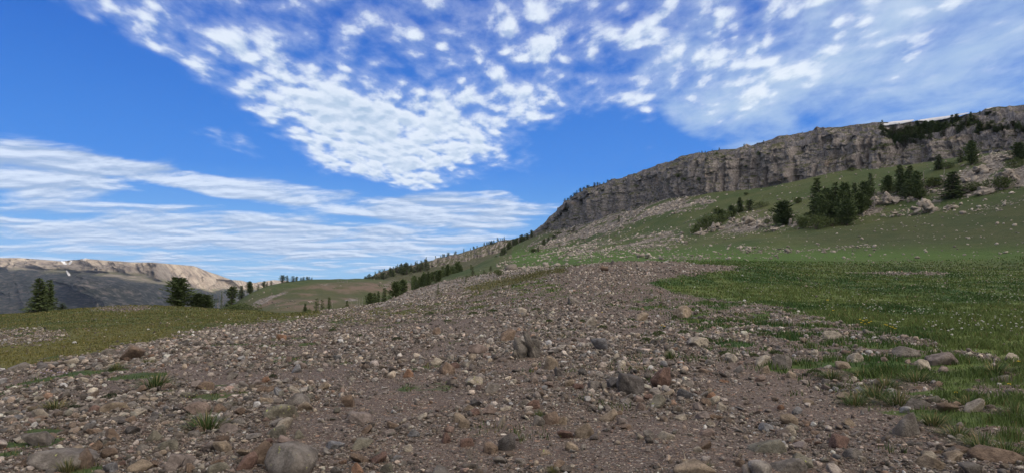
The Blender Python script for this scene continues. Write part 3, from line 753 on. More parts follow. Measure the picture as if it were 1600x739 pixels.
# added mountain, unseen behind the cliff, shaped to cast the shadow on the far slopes
ax = np.array([[900, 2600, 420], [1180, 3300, 650], [1330, 3750, 770], [1481, 4147, 800], [1592, 4460, 690], [1717, 4809, 430], [1857, 5200, 300], [2100, 5900, 120]], float)
tq = np.linspace(0, 1, 160); axp = np.stack([np.interp(tq, np.linspace(0, 1, 8), ax[:, k]) for k in range(3)], -1)
axp[:, 2] += 45 * fbm2(tq * 40, 0 * tq, 4, 501)
nrm = np.array([.94, -.34]); offs = np.linspace(-1, 1, 41)
EM = np.zeros((41, 160, 3)); 
for i, o_ in enumerate(offs):
    EM[i, :, :2] = axp[:, :2] + nrm * o_ * (700 + 900 * (o_ > 0)); EM[i, :, 2] = axp[:, 2] * (1 - abs(o_)) ** 1.1 - 20 * abs(o_) + abs(o_) * 30 * fbm2(tq * 30, 0 * tq + o_ * 4, 3, 503)
tag(link('added_shadow_mountain', make_mesh('added_shadow_mountain', EM.reshape(-1, 3), grid_faces(41, 160), False), MF), kind='structure')
# valley floor out to the horizon
vg = np.linspace(-1, 1, 61); VX, VY = np.meshgrid(vg * 13500, np.linspace(300, 13500, 61))
VZ = -330 + 25 * fbm2(VX / 900, VY / 900, 3, 511)
tag(link('valley_floor', make_mesh('valley_floor', np.stack([VX, VY, VZ], -1).reshape(-1, 3), grid_faces(61, 61), True, {'forest': ('F', np.full(61 * 61, .8)), 'green': ('F', np.zeros(61 * 61))}), MF), kind='structure')
# the morning air: one closed box of even, very thin haze round the whole scene
import bmesh
_bm = bmesh.new(); bmesh.ops.create_cube(_bm, size=1.0); _me = bpy.data.meshes.new('haze'); _bm.to_mesh(_me); _bm.free()
haze = bpy.data.objects.new('haze', _me); COL.objects.link(haze); haze.scale = (30000, 30000, 1350); haze.location = (0, 0, 245)
haze['kind'] = 'stuff'; haze['label'] = 'thin blue haze in the mountain air'
_m = bpy.data.materials.new('haze'); _m.use_nodes = True; _t = NT(_m.node_tree); _t.n.clear()
_o = _t.node('ShaderNodeOutputMaterial'); _v = _t.node('ShaderNodeVolumePrincipled'); _v.inputs['Color'].default_value = (.62, .76, 1, 1); _v.inputs['Density'].default_value = 2.0e-5
_v.inputs['Anisotropy'].default_value = 0.2
_t.l.new(_v.outputs[0], _o.inputs['Volume']); _me.materials.append(_m)

#@@OBJECTS@@
# ================================================================== OBJECTS
GREY = (.17, .16, .15); DGREY = (.085, .083, .085); SLATE = (.10, .108, .125); TAN = (.25, .205, .155); PALE = (.34, .31, .26); BROWN = (.165, .12, .09)
RED = (.145, .088, .074); ORANGE = (.23, .13, .082); MAUVE = (.18, .155, .148); PINK = (.225, .175, .155); GREEN = (.165, .162, .132); BLUE = (.19, .20, .22)
COLN = {'grey': GREY, 'dark grey': DGREY, 'slate blue': SLATE, 'tan': TAN, 'pale beige': PALE, 'brown': BROWN, 'reddish brown': RED, 'orange': ORANGE, 'mauve grey': MAUVE, 'pinkish': PINK, 'greenish grey': GREEN, 'bluish grey': BLUE}

# ------------------------------------------------------------------ rocks
def ico(sub):
    import bmesh
    bm = bmesh.new(); bmesh.ops.create_icosphere(bm, subdivisions=sub, radius=1.0)
    v = np.array([p.co[:] for p in bm.verts]); f = np.array([[q.index for q in p.verts] for p in bm.faces]); bm.free(); return v, f
ICO = {k: ico(k) for k in (1, 2, 3, 4)}

def rock_shape(sub, seed, kind='angular', lumps=.035):
    """a stone: a sphere cut by random planes, then weathered; fits a unit box (half size 1)"""
    r = np.random.default_rng(seed); d, f = ICO[sub]
    nn = {'angular': 9, 'round': 18, 'slab': 9, 'jag': 8}[kind]
    nrm = r.normal(size=(nn, 3)); nrm /= np.linalg.norm(nrm, axis=1)[:, None]
    dist = r.uniform(.36, .82, nn) if kind != 'round' else r.uniform(.58, .92, nn)
    dots = d @ nrm.T
    p = {'angular': 90, 'round': 18, 'slab': 90, 'jag': 110}[kind]
    rad = (np.sum(np.maximum(dots / dist, 0) ** p, 1) + .9 ** p) ** (-1.0 / p)
    v = d * rad[:, None]
    fr = 1.8
    v = v * (1 + lumps * fbm3(d[:, 0] * fr + seed, d[:, 1] * fr, d[:, 2] * fr, 3, seed)[:, None] * 1.6)
    if sub >= 3: v = v + d * (.035 * fbm3(d[:, 0] * 5, d[:, 1] * 5 + seed, d[:, 2] * 5, 3, seed + 5) + .03 * np.abs(fbm3(d[:, 0] * 11, d[:, 1] * 11 + seed, d[:, 2] * 11, 2, seed + 9)))[:, None]
    if kind == 'jag': v[:, 2] += .25 * v[:, 2] * vnoise3(d[:, 0] * 3, d[:, 1] * 3, seed + 0 * d[:, 0], seed)
    v -= (v.max(0) + v.min(0)) / 2
    return v / (v.max(0) - v.min(0)) * 2, f

def rock_mat(name, from_object):
    m, t, b, pos = new_mat(name)
    if from_object:
        oi = t.node('ShaderNodeObjectInfo'); base = oi.outputs['Color']; al = oi.outputs['Alpha']
        vec = t.vmath('ADD', pos, t.vmath('SCALE', oi.outputs['Location'], scale=7.0))
        sc_ = 1.0
    else:
        base = t.attr('tone', 'Color'); vec = pos; al = None; sc_ = 6.0
    if from_object:
        # object space is in half sizes, so world texture space is used for grain
        geo = t.node('ShaderNodeNewGeometry'); vec = geo.outputs['Position']; sc_ = 6.0
    n1 = t.noise(vec, sc_ * 1.3, 5, .65); n2 = t.noise(vec, sc_ * 9, 4, .7); n3 = t.voro(vec, sc_ * 22, 'F1', 'Distance')
    c = t.mix(t.mapr(n1, .3, .7), t.mix(1.0, base, (.55, .53, .52), 'MULTIPLY'), t.mix(1.0, base, (1.4, 1.4, 1.38), 'MULTIPLY'))
    c = t.mix(t.mapr(n2, .52, .7, 0, .55), c, t.mix(1.0, base, (.55, .50, .48), 'MULTIPLY'))
    c = t.mix(t.mapr(n2, .40, .27, 0, .5), c, t.mix(.5, base, (.42, .38, .33)))
    c = t.mix(t.mapr(n3, .20, .05, 0, .35), c, (.40, .37, .33))
    if al is not None:                       # lichen patches on the stones that have them (alpha holds the amount)
        lm = t.mapr(t.math('ADD', t.noise(vec, 22, 3, .5), t.math('MULTIPLY', al, .26)), .70, .76)
        c = t.mix(t.math('MULTIPLY', lm, t.math('GREATER_THAN', al, .02)), c, t.mix(t.noise(vec, 60), (.30, .33, .08), (.44, .46, .22)))
    t.l.new(c, b.inputs['Base Color'])
    h = t.math('ADD', t.math('MULTIPLY', t.noise(vec, sc_ * 3, 7, .75), .09), t.math('MULTIPLY', n2, .012))
    t.l.new(t.bump(h, .8, 1.0), b.inputs['Normal'])
    return m
MR = rock_mat('rock_surface', True); MS = rock_mat('stone_surface', False)
protos = {}
for kind, nvar in (('angular', 9), ('round', 6), ('slab', 6), ('jag', 3)):
    for k in range(nvar):
        v, f = rock_shape(4, 100 + k * 13 + len(kind), kind)
        me = make_mesh('rock_' + kind, v, f, kind == 'round'); me.materials.append(MR); protos[(kind, k)] = me
used_rocks = []            # (u, v, x, y, z, short name, size)
rot_rng = np.random.default_rng(3)
rocks_px = []

def ground_normal(x, y, e=.25):
    return Vector((-(G(x + e, y) - G(x - e, y)) / (2 * e), -(G(x, y + e) - G(x, y - e)) / (2 * e), 1)).normalized()

def place_rock(x, y, w, h, colour, kind, label, lichen=0.0, tilt=(0, 0), depth=None, rz=None, sink=.28, name='rock', group='loose rocks on the gravel ridge', k=None, cat='rock'):
    z = float(G(x, y)); nv = {'angular': 9, 'round': 6, 'slab': 6, 'jag': 3}[kind]
    k = int(rot_rng.integers(nv)) if k is None else k
    o = bpy.data.objects.new(name, protos[(kind, k)]); COL.objects.link(o)
    dp = w * rot_rng.uniform(.7, 1.0) if depth is None else depth
    o.scale = (w / 2, dp / 2, h / 2)
    n = ground_normal(x, y)
    q = n.to_track_quat('Z', 'Y').to_matrix().to_4x4()
    rz_ = rot_rng.choice([0, math.pi]) + rot_rng.uniform(-.35, .35) if rz is None else rz
    o.matrix_world = Matrix.Translation((x, y, z + h * (.5 - sink))) @ Matrix.Rotation(tilt[0], 4, 'Y') @ Matrix.Rotation(tilt[1], 4, 'X') @ q @ Matrix.Rotation(rz_ - math.atan2(q[1][0], q[0][0]), 4, 'Z') @ Matrix.Diagonal((w / 2, dp / 2, h / 2, 1))
    cc = COLN[colour]; j = rot_rng.uniform(.85, 1.05); cc = [c * .8 + m_ * .2 for c, m_ in zip(cc, (.185, .158, .140))]
    o.color = (cc[0] * j, cc[1] * j, cc[2] * j, lichen)
    tag(o, label, cat, group)
    return o

# rocks picked out in the photo: u, v (centre), width, height in photo pixels, colour, kind, lichen, short name, label
NOTABLE = [
 (793, 528, 27, 20, 'brown', 'angular', 0, 'brown block beside the jagged boulder', 'brown block with dark underside beside the jagged dark boulder'),
 (746, 548, 30, 14, 'pinkish', 'slab', 0, 'pinkish flat slab', 'pale pinkish flat slab lying up the slope from two touching stones'),
 (925, 505, 17, 14, 'pale beige', 'round', 0, 'pale round rock', 'pale beige round rock standing alone below the green cushions'),
 (1069, 491, 28, 19, 'tan', 'round', .12, 'tan dome boulder', 'large tan orange dome boulder near the meadow corner'),
 (1004, 497, 22, 12, 'tan', 'angular', 0, 'tan wedge rock', 'tan wedge shaped rock between the pale round rock and the tan dome boulder'),
 (937, 541, 26, 19, 'slate blue', 'angular', 0, 'dark slate block', 'dark slate blue block alone on fine gravel'),
 (1093, 537, 30, 14, 'pale beige', 'slab', 0, 'pale grey ledge rock', 'pale grey flat topped rock beside a small green cushion'),
 (986, 606, 42, 30, 'dark grey', 'slab', 0, 'dark tilted slab', 'large dark grey tilted slab left of the red triangular rock'),
 (961, 601, 24, 16, 'dark grey', 'angular', 0, 'small dark chunk', 'small dark chunk leaning against the dark tilted slab'),
 (1033, 596, 34, 29, 'reddish brown', 'jag', 0, 'red triangular rock', 'reddish brown triangular rock with a pointed top'),
 (1027, 631, 26, 19, 'greenish grey', 'angular', .2, 'speckled grey rock', 'speckled grey green rock just below the red triangular rock'),
 (998, 625, 14, 10, 'pinkish', 'round', 0, 'small pink cobble', 'small pinkish cobble under the dark tilted slab'),
 (1002, 637, 14, 12, 'pinkish', 'round', 0, 'mauve cobble', 'pale mauve cobble touching the small pink cobble from below'),
 (862, 571, 22, 21, 'tan', 'round', 0, 'tan knobbly rock', 'tan knobbly rock below and beside the jagged dark boulder'),
 (873, 583, 14, 14, 'dark grey', 'angular', 0, 'dark leaning shard', 'dark shard leaning on the tan knobbly rock'),
 (972, 574, 15, 15, 'pale beige', 'angular', .25, 'cream lichen rock', 'cream coloured upright rock with a tiny plant at its foot'),
 (914, 677, 29, 20, 'tan', 'round', 0, 'big tan rounded cobble', 'big tan rounded cobble in the fine gravel below three cobbles in a row'),
 (861, 657, 24, 20, 'brown', 'round', 0, 'grey brown cobble', 'largest of three cobbles in a row, grey brown and rounded'),
 (842, 660, 17, 15, 'grey', 'round', 0, 'grey cobble', 'grey cobble under a grass tuft, first of three cobbles in a row'),
 (879, 659, 14, 12, 'tan', 'angular', 0, 'tan pointed cobble', 'tan pointed cobble, last of three cobbles in a row'),
 (951, 652, 29, 16, 'tan', 'angular', 0, 'flat topped tan rock', 'tan flat topped rock between the cobble row and the speckled grey rock'),
 (972, 659, 15, 10, 'mauve grey', 'round', 0, 'mauve pebble', 'mauve grey rounded cobble touching the flat topped tan rock'),
 (792, 696, 26, 24, 'dark grey', 'round', 0, 'dark round boulder', 'dark grey rounded boulder under the yellow lichen stone'),
 (783, 661, 12, 20, 'pale beige', 'angular', .3, 'yellow lichen stone', 'upright pale stone coated with yellow lichen'),
 (716, 655, 20, 13, 'tan', 'round', 0, 'beige cobble', 'beige cobble, the flatter one of a touching pair'),
 (724, 663, 18, 16, 'tan', 'round', 0, 'tan orange cobble', 'tan orange cobble in front of the beige cobble it touches'),
 (697, 579, 23, 18, 'brown', 'round', 0, 'brown grey block', 'brown grey rounded block, front one of two touching stones'),
 (681, 567, 20, 12, 'pale beige', 'angular', 0, 'pale block behind brown block', 'pale beige block directly behind the brown grey block'),
 (711, 572, 14, 9, 'reddish brown', 'slab', 0, 'dark red chip', 'dark red flat chip beside the brown grey block'),
 (637, 585, 16, 12, 'orange', 'angular', 0, 'orange tan rock', 'orange tan small block alone on the gravel'),
 (741, 598, 25, 13, 'pale beige', 'slab', .28, 'white slab with lichen', 'whitish slab with yellow lichen on its end'),
 (770, 609, 24, 15, 'grey', 'angular', .18, 'grey lichen rock', 'grey rock with faint lichen beside the whitish slab'),
 (696, 687, 14, 16, 'reddish brown', 'round', 0, 'red brown cobble', 'red brown egg shaped cobble'),
 (730, 694, 22, 13, 'reddish brown', 'slab', 0, 'dark red slab', 'dark red flat rock beside a tiny cream pebble'),
 (765, 703, 24, 15, 'brown', 'round', 0, 'brown flat cobble', 'brown flat cobble beside the dark round boulder'),
 (637, 702, 14, 10, 'pale beige', 'round', 0, 'pale oval cobble', 'pale oval cobble in the fine gravel'),
 (603, 733, 27, 15, 'greenish grey', 'slab', .12, 'pale green flat rock', 'pale green grey flat rock at the bottom edge'),
 (561, 655, 34, 16, 'mauve grey', 'slab', 0, 'mauve flat rock', 'long mauve grey flat rock with rounded ends'),
 (542, 630, 20, 18, 'brown', 'angular', 0, 'grey brown cube', 'grey brown cube shaped rock uphill of the mauve flat rock'),
 (566, 697, 30, 15, 'greenish grey', 'angular', 0, 'olive flat rock', 'olive grey flat rock with a sharp edge'),
 (557, 735, 18, 16, 'orange', 'angular', 0, 'orange brown block', 'orange brown block at the bottom edge'),
 (560, 718, 24, 14, 'brown', 'angular', 0, 'dark brown flat rock', 'dark brown flat rock above the orange brown block'),
 (448, 727, 76, 40, 'grey', 'slab', .04, 'big grey boulder', 'biggest boulder, dark grey with pale streaks at the bottom edge'),
 (409, 714, 38, 32, 'brown', 'angular', 0, 'brown orange boulder', 'brown boulder with orange base leaning on the biggest boulder'),
 (384, 726, 26, 24, 'reddish brown', 'angular', 0, 'brick red rock', 'brick red rock wedged beside the brown boulder'),
 (438, 648, 48, 20, 'greenish grey', 'slab', .30, 'lichen crusted slab', 'broad low slab crusted with bright yellow green lichen'),
 (466, 627, 38, 17, 'grey', 'round', 0, 'smooth grey hump', 'smooth grey hump above the lichen crusted slab'),
 (473, 634, 10, 9, 'pale beige', 'angular', 0, 'cream pebble', 'small cream coloured pebble against the smooth grey hump'),
 (430, 677, 36, 19, 'greenish grey', 'slab', .18, 'long green grey rock', 'long green grey rock sloping down towards the biggest boulder'),
 (431, 663, 20, 11, 'grey', 'slab', 0, 'small grey slab', 'small grey slab perched at the top of the long green grey rock'),
 (462, 578, 18, 12, 'bluish grey', 'angular', 0, 'pale blue rock', 'pale blue grey rock below the ridge edge'),
 (436, 613, 16, 13, 'bluish grey', 'angular', 0, 'lilac grey rock', 'lilac grey squarish rock beside a dark plant cushion'),
 (414, 595, 12, 9, 'orange', 'round', 0, 'orange cobble', 'small bright orange cobble beside a dark cushion'),
 (363, 589, 15, 10, 'grey', 'angular', 0, 'light grey rock', 'light grey rock next to a small dark hollow'),
 (305, 641, 40, 18, 'pinkish', 'slab', 0, 'salmon elongated rock', 'salmon pink elongated rock above the big grass tuft'),
 (355, 671, 26, 14, 'mauve grey', 'angular', 0, 'purple grey rock', 'purple grey rock beside the big grass tuft'),
 (318, 606, 26, 14, 'brown', 'slab', .2, 'brown lichen slab', 'brown slab with yellow lichen uphill of the salmon elongated rock'),
 (294, 618, 22, 10, 'greenish grey', 'slab', .35, 'lichen spotted flat stone', 'flat stone spotted with pale green lichen'),
 (465, 681, 15, 13, 'greenish grey', 'round', .18, 'round cobble with lichen', 'round grey green cobble with a yellow lichen spot'),
 (205, 555, 42, 22, 'brown', 'angular', 0, 'dark overhanging boulder', 'dark brown overhanging boulder on the meadow edge'),
 (168, 552, 20, 10, 'grey', 'slab', 0, 'grey edge slab', 'grey slab on the meadow edge behind the dark overhanging boulder'),
 (20, 577, 30, 12, 'grey', 'slab', 0, 'grey flat rock at meadow edge', 'grey flat rock at the lowest corner of the meadow edge'),
 (63, 574, 28, 11, 'dark grey', 'slab', 0, 'dark edge rock', 'dark low rock at the meadow edge beside a dark cushion'),
 (104, 568, 24, 9, 'pale beige', 'slab', 0, 'cream edge rock', 'cream coloured low rock at the meadow edge'),
 (57, 649, 22, 14, 'pale beige', 'angular', .1, 'whitish block', 'whitish block beside a small grass tuft'),
 (176, 639, 38, 13, 'tan', 'slab', .14, 'long tan slab', 'long tan slab with faint lichen lying along the slope'),
 (205, 674, 24, 12, 'dark grey', 'angular', 0, 'small dark rock', 'small dark grey rock with a shadowed side below the long tan slab'),
 (258, 697, 36, 16, 'greenish grey', 'slab', .12, 'pale split slab', 'pale green slab split along its lower edge'),
 (238, 684, 22, 16, 'greenish grey', 'angular', 0, 'grey green rock', 'grey green rock leaning above the pale split slab'),
 (85, 724, 90, 22, 'grey', 'slab', .04, 'broad low boulder', 'broad low grey boulder nearly buried in the bottom corner'),
 (129, 723, 30, 28, 'brown', 'angular', 0, 'brown square boulder', 'brown square boulder next to a grass tuft at the bottom edge'),
 (52, 690, 38, 20, 'grey', 'angular', 0, 'rough grey rock', 'rough grey rock uphill of the broad low boulder'),
 (150, 699, 15, 15, 'brown', 'angular', 0, 'brown cube stone', 'small brown cube stone uphill of the brown square boulder'),
 (215, 732, 34, 18, 'tan', 'angular', 0, 'tan brown rock', 'tan brown rock at the bottom edge'),
 (272, 727, 26, 22, 'mauve grey', 'angular', 0, 'mauve rough rock', 'mauve grey rough rock at the bottom edge'),
 (340, 734, 30, 14, 'greenish grey', 'slab', 0, 'flat green grey rock', 'flat green grey rock beside the brick red rock'),
 (1222, 569, 32, 23, 'grey', 'slab', 0, 'grey pointed block', 'grey block with a sharp upper ridge at the broken meadow edge'),
 (1194, 566, 24, 14, 'pale beige', 'angular', .12, 'cream green rock', 'cream and green rock beside the grey pointed block'),
 (1144, 561, 16, 12, 'pale beige', 'angular', 0, 'pale pointed rock', 'pale pointed rock between two green cushions'),
 (1155, 578, 14, 12, 'grey', 'angular', 0, 'grey knuckle rock', 'grey squarish rock beneath the pale pointed rock'),
 (1196, 579, 16, 12, 'tan', 'angular', 0, 'tan chip', 'tan chip in front of the cream and green rock'),
 (1238, 587, 14, 10, 'tan', 'round', 0, 'tan green cobble', 'tan cobble just in front of the grey pointed block'),
 (1302, 527, 26, 15, 'pale beige', 'slab', .12, 'pale rock in grass', 'pale rock set in grass below the yellow flowers'),
 (1339, 561, 24, 14, 'pale beige', 'round', 0, 'pale dome', 'smooth pale dome shaped rock in the grass'),
 (1318, 572, 28, 10, 'tan', 'slab', 0, 'flat tan rock', 'flat tan rock in front of the smooth pale dome'),
 (1418, 552, 38, 15, 'grey', 'round', 0, 'smooth grey boulder', 'smooth grey boulder lying in the meadow edge'),
 (1475, 564, 43, 18, 'mauve grey', 'round', 0, 'pinkish brown boulder', 'smooth pinkish brown boulder, largest in the meadow'),
 (1442, 572, 28, 14, 'pale beige', 'slab', 0, 'white diagonal slab', 'whitish diagonal slab between the two smooth boulders'),
 (1384, 562, 11, 7, 'pinkish', 'round', 0, 'small pink stone', 'small pink stone in the grass beside the smooth grey boulder'),
 (1418, 669, 44, 34, 'grey', 'angular', 0, 'rough grey boulder', 'rough grey angular boulder on bare dark soil'),
 (1200, 700, 48, 19, 'greenish grey', 'slab', .06, 'speckled pale slab', 'pale grey speckled flat slab on bare soil'),
 (1255, 723, 30, 18, 'greenish grey', 'round', .2, 'dark lichen cobble', 'dark green cobble with yellow lichen near the bottom edge'),
 (1234, 731, 44, 18, 'grey', 'slab', 0, 'grey brown flat rock', 'grey brown flat rock beside the dark lichen cobble'),
 (1088, 736, 62, 20, 'tan', 'round', 0, 'tan half buried boulder', 'tan half buried boulder at the bottom edge behind the dry stalk'),
 (1041, 682, 27, 11, 'pale beige', 'slab', 0, 'pale cream bar', 'pale cream bar shaped rock'),
 (1001, 683, 13, 10, 'pale beige', 'angular', 0, 'cream chip', 'cream angular chip, whitest stone near the bottom centre'),
 (1014, 681, 15, 13, 'grey', 'angular', 0, 'two tone rock', 'grey rock beside the cream angular chip'),
 (1101, 697, 22, 14, 'brown', 'angular', 0, 'brown orange rock', 'brown rock with an orange corner'),
 (1091, 703, 14, 9, 'pale beige', 'round', 0, 'small white cobble', 'small whitish cobble in front of the brown rock with an orange corner'),
 (1108, 678, 20, 12, 'pinkish', 'round', 0, 'pink oval cobble', 'pinkish oval cobble uphill of the brown rock with an orange corner'),
 (1072, 617, 25, 14, 'slate blue', 'slab', 0, 'slate blue flat rock', 'slate blue flat rock beside the red triangular rock'),
 (1101, 617, 14, 10, 'grey', 'angular', 0, 'small grey block', 'small pale grey block touching the bright orange cobble'),
 (1113, 620, 13, 10, 'orange', 'round', 0, 'bright orange cobble', 'bright orange cobble on the gravel'),
 (1128, 637, 14, 12, 'pale beige', 'round', .1, 'round white cobble', 'round whitish cobble downhill of the bright orange cobble'),
 (1092, 637, 16, 12, 'mauve grey', 'angular', 0, 'violet rock', 'violet grey angular rock below the bright orange cobble'),
 (1221, 637, 11, 7, 'orange', 'round', 0, 'orange pebble', 'small orange pebble among pale stones'),
 (1234, 659, 24, 16, 'tan', 'angular', 0, 'tan mottled rock', 'tan mottled rock beside bare soil'),
 (1247, 643, 16, 11, 'bluish grey', 'angular', 0, 'light blue grey rock', 'light blue grey rock above the tan mottled rock'),
 (1264, 629, 16, 8, 'tan', 'slab', 0, 'tan flat chip', 'tan flat chip above the light blue grey rock'),
 (1558, 715, 70, 20, 'brown', 'slab', 0, 'long brown slab', 'long brown slab half under grass in the bottom corner'),
 (1525, 637, 30, 20, 'pale beige', 'angular', .15, 'pale tufted rock', 'pale rough rock with dry grass hanging over it'),
 (1480, 639, 34, 16, 'brown', 'angular', 0, 'brown half buried rock', 'brown half buried rock beside the pale rough rock'),
 (1436, 634, 36, 16, 'grey', 'slab', 0, 'grey rock under grass', 'grey rock mostly covered by grass'),
 (1587, 561, 22, 12, 'pale beige', 'angular', 0, 'pale edge rock', 'pale rock in tall grass at the picture edge'),
 (1567, 593, 24, 10, 'greenish grey', 'slab', 0, 'green slab in grass', 'green grey slab in the tall grass'),
 (1456, 725, 40, 18, 'tan', 'slab', 0, 'pale tan flat rock', 'pale tan flat rock on bare soil at the bottom edge'),
 (1454, 712, 22, 10, 'pale beige', 'round', 0, 'cream oval stone', 'cream oval stone just behind the pale tan flat rock'),
 (1495, 716, 28, 14, 'tan', 'angular', 0, 'tan wedge', 'tan wedge between the pale tan flat rock and the long brown slab'),
 (1349, 718, 17, 8, 'pale beige', 'slab', 0, 'white flat stone', 'white flat stone on bare dark soil'),
 (1323, 621, 22, 10, 'tan', 'slab', 0, 'tan stone under tuft', 'tan stone at the foot of a grass clump'),
 (1334, 594, 13, 8, 'pale beige', 'angular', 0, 'cream stone', 'cream stone between two grass clumps'),
 (1329, 661, 22, 12, 'tan', 'angular', 0, 'orange tan stone', 'orange tan stone on the dark soil above the white flat stone'),
 (1307, 687, 18, 10, 'tan', 'round', 0, 'beige rounded stone', 'beige rounded stone beside bare soil'),
 (956, 411, 8, 6, 'dark grey', 'angular', 0, 'dark crest rock', 'dark rock standing on the crest of the gravel ridge'),
 (945, 421, 14, 9, 'brown', 'angular', 0, 'brown crest boulder', 'brown boulder just below the crest of the gravel ridge'),
 (1001, 414, 12, 7, 'mauve grey', 'angular', 0, 'mauve crest rock', 'mauve rock on the crest of the gravel ridge'),
 (898, 471, 20, 13, 'grey', 'angular', .1, 'grey green ridge rock', 'grey rock above the central green cushions'),
 (682, 519, 13, 11, 'brown', 'round', 0, 'reddish brown ridge rock', 'reddish brown rounded rock on the upper gravel'),
 (820, 490, 8, 7, 'pale beige', 'angular', 0, 'small white rock', 'small white rock on the upper gravel'),
 (815, 486, 16, 9, 'pale beige', 'round', 0, 'pale ridge rock', 'pale grey rounded rock among the ridge cushions'),
 (440, 528, 14, 9, 'orange', 'slab', 0, 'orange slab', 'orange flat rock standing at the ridge edge'),
]
rk = np.random.default_rng(77)
for (u, v, w, h, colr, kind, li, short, lab) in NOTABLE:
    p = hit(u, v + h * .28)
    if p is None: continue
    x, y, z = p; s = y / F
    nm = 'boulder' if w >= 38 else 'rock'
    place_rock(x, y + w * s * .2, w * s * 1.06, h * s * 1.5, colr, kind, lab, li, sink=.33, name=nm, cat=nm)
    used_rocks.append((u, v, x, y, z, short, w * s))
# the jagged boulder in the middle: three leaning shards of one broken rock
p = hit(822, 559); x, y, z = p; s = y / F
def merged_rock(name, bits, mat, tone, label, cat, group=None, lichen=0):
    V, Fc, o_ = [], [], 0
    for (dx, dy, dz, w, d, h, ry, rz, kind, sd) in bits:
        v, f = rock_shape(4, sd, kind, .08)
        M = Matrix.Rotation(rz, 3, 'Z') @ Matrix.Rotation(ry, 3, 'Y')
        v = (v * np.array([w, d, h]) / 2) @ np.array(M).T + np.array([dx, dy, dz])
        V.append(v); Fc.append(f + o_); o_ += len(v)
    me = make_mesh(name, np.concatenate(V), np.concatenate(Fc), False)
    o = link(name, me, mat); o.color = (*tone, lichen); tag(o, label, cat, group); return o
jb = merged_rock('boulder', [(-.12, 0, .26, .34, .40, .62, -.35, .2, 'jag', 41), (.10, .05, .34, .26, .34, .82, -.42, -.3, 'jag', 57), (.20, .12, .24, .36, .4, .55, .30, .5, 'angular', 63), (-.20, -.06, .10, .30, .34, .34, .1, 0, 'angular', 71)],
                 MR, (.125, .115, .105), 'tall jagged dark boulder of leaning shards in the middle of the gravel', 'boulder', 'loose rocks on the gravel ridge', .06)
jb.location = (x, y + .1, z - .06); jb.scale = (s * 64,) * 3
used_rocks.append((822, 540, x, y, z, 'jagged dark boulder', .7))

# ---- the loose stones
palette = np.array([GREY, (.20, .175, .16), MAUVE, (.17, .145, .13), BROWN, DGREY, TAN, PALE, PINK, GREEN, BLUE, RED, ORANGE, (.24, .20, .165), (.155, .135, .125)])
pal_name = ['grey', 'grey', 'mauve grey', 'grey brown', 'brown', 'dark grey', 'tan', 'pale beige', 'pinkish', 'greenish grey', 'bluish grey', 'reddish brown', 'orange', 'tan', 'grey brown']
pal_key = ['grey', 'grey', 'mauve grey', 'brown', 'brown', 'dark grey', 'tan', 'pale beige', 'pinkish', 'greenish grey', 'bluish grey', 'reddish brown', 'orange', 'tan', 'brown']
pal_w = np.array([.13, .14, .10, .12, .10, .05, .09, .07, .04, .05, .04, .04, .015, .06, .06]); pal_w /= pal_w.sum()
NS = 200000
pb_ = rk.uniform(math.log(4.2 + OFF), math.log(135 + OFF), NS * 2); yy = np.exp(pb_) - OFF
near_ = rk.uniform(0, 1, NS * 2) < .45
yy[near_] = (1.6 * F / (rk.uniform(505, 800, NS * 2) - 440.6))[near_]
half = .80 * yy + 1.2
# favour the near part: weight by screen area
keep = np.ones(len(yy), bool)
yy = yy[keep]; xx = rk.uniform(-1, 1, len(yy)) * (.80 * yy + 1.2)
zz = G(xx, yy); gg, tt0, _c = cover(xx, yy, zz)
uu_, vv_, dd_ = project(xx, yy, zz)
ok = rk.uniform(0, 1, len(yy)) > np.clip(gg * 1.25, 0, .985)
ok &= (vv_ > 405) & (vv_ < 790) & (uu_ > -60) & (uu_ < 1660)
# patches of bare soil and patches of crowded stones
cl = fbm2(xx * .55, yy * .4, 3, 611); 
soilp = softpoly(uu_, vv_, [(1150, 560), (1300, 560), (1420, 640), (1480, 720), (1400, 760), (1280, 680), (1180, 640)], 20) * .42
ok &= rk.uniform(0, 1, len(yy)) < np.clip(.62 + 1.25 * cl - soilp, .10, 1)
xx, yy, zz, uu_, vv_, dd_, gg = [a[ok] for a in (xx, yy, zz, uu_, vv_, dd_, gg)]
# size from a power law whose smallest stone is about two pixels
pxmin = 2.1; pxs = pxmin * (1 - rk.uniform(0, 1, len(yy))) ** (-1 / 2.42)
dense = np.clip((740 - vv_) / 330, 0, 1)
size = pxs * dd_ / F
leftslope = np.clip((520 - uu_) / 400, 0, 1)
size *= (1 + .2 * leftslope)
size = np.where(size > .20, .20 * rk.uniform(.3, 1, len(size)), size)
size = np.where(yy > 45, np.minimum(size * 1.15, .5), size)
# thin out: the count of stones near the camera is capped by how much ground they cover
px = size * F / dd_
for (u0, v0, x0, y0, z0, sh, w0) in used_rocks:
    m = (xx - x0) ** 2 + (yy - y0) ** 2 < (w0 * .6 + size * .45) ** 2
    size = np.where(m & (size > w0 * .25), 0, size)
ok = size > 0; xx, yy, zz, uu_, vv_, dd_, gg, size = [a[ok] for a in (xx, yy, zz, uu_, vv_, dd_, gg, size)]
MAXN = 110000
if len(xx) > MAXN:
    s_ = rk.permutation(len(xx))[:MAXN]; xx, yy, zz, uu_, vv_, dd_, gg, size = [a[s_] for a in (xx, yy, zz, uu_, vv_, dd_, gg, size)]
px = size * F / dd_
print('stones', len(xx), 'big', (px > 18).sum())
inview = (uu_ > 2) & (uu_ < 1598) & (vv_ < 736) & (vv_ > 412)
order = np.argsort(-px * inview)
n_ind = 300 - len(used_rocks)
ind = []
taken = np.zeros((0, 3))
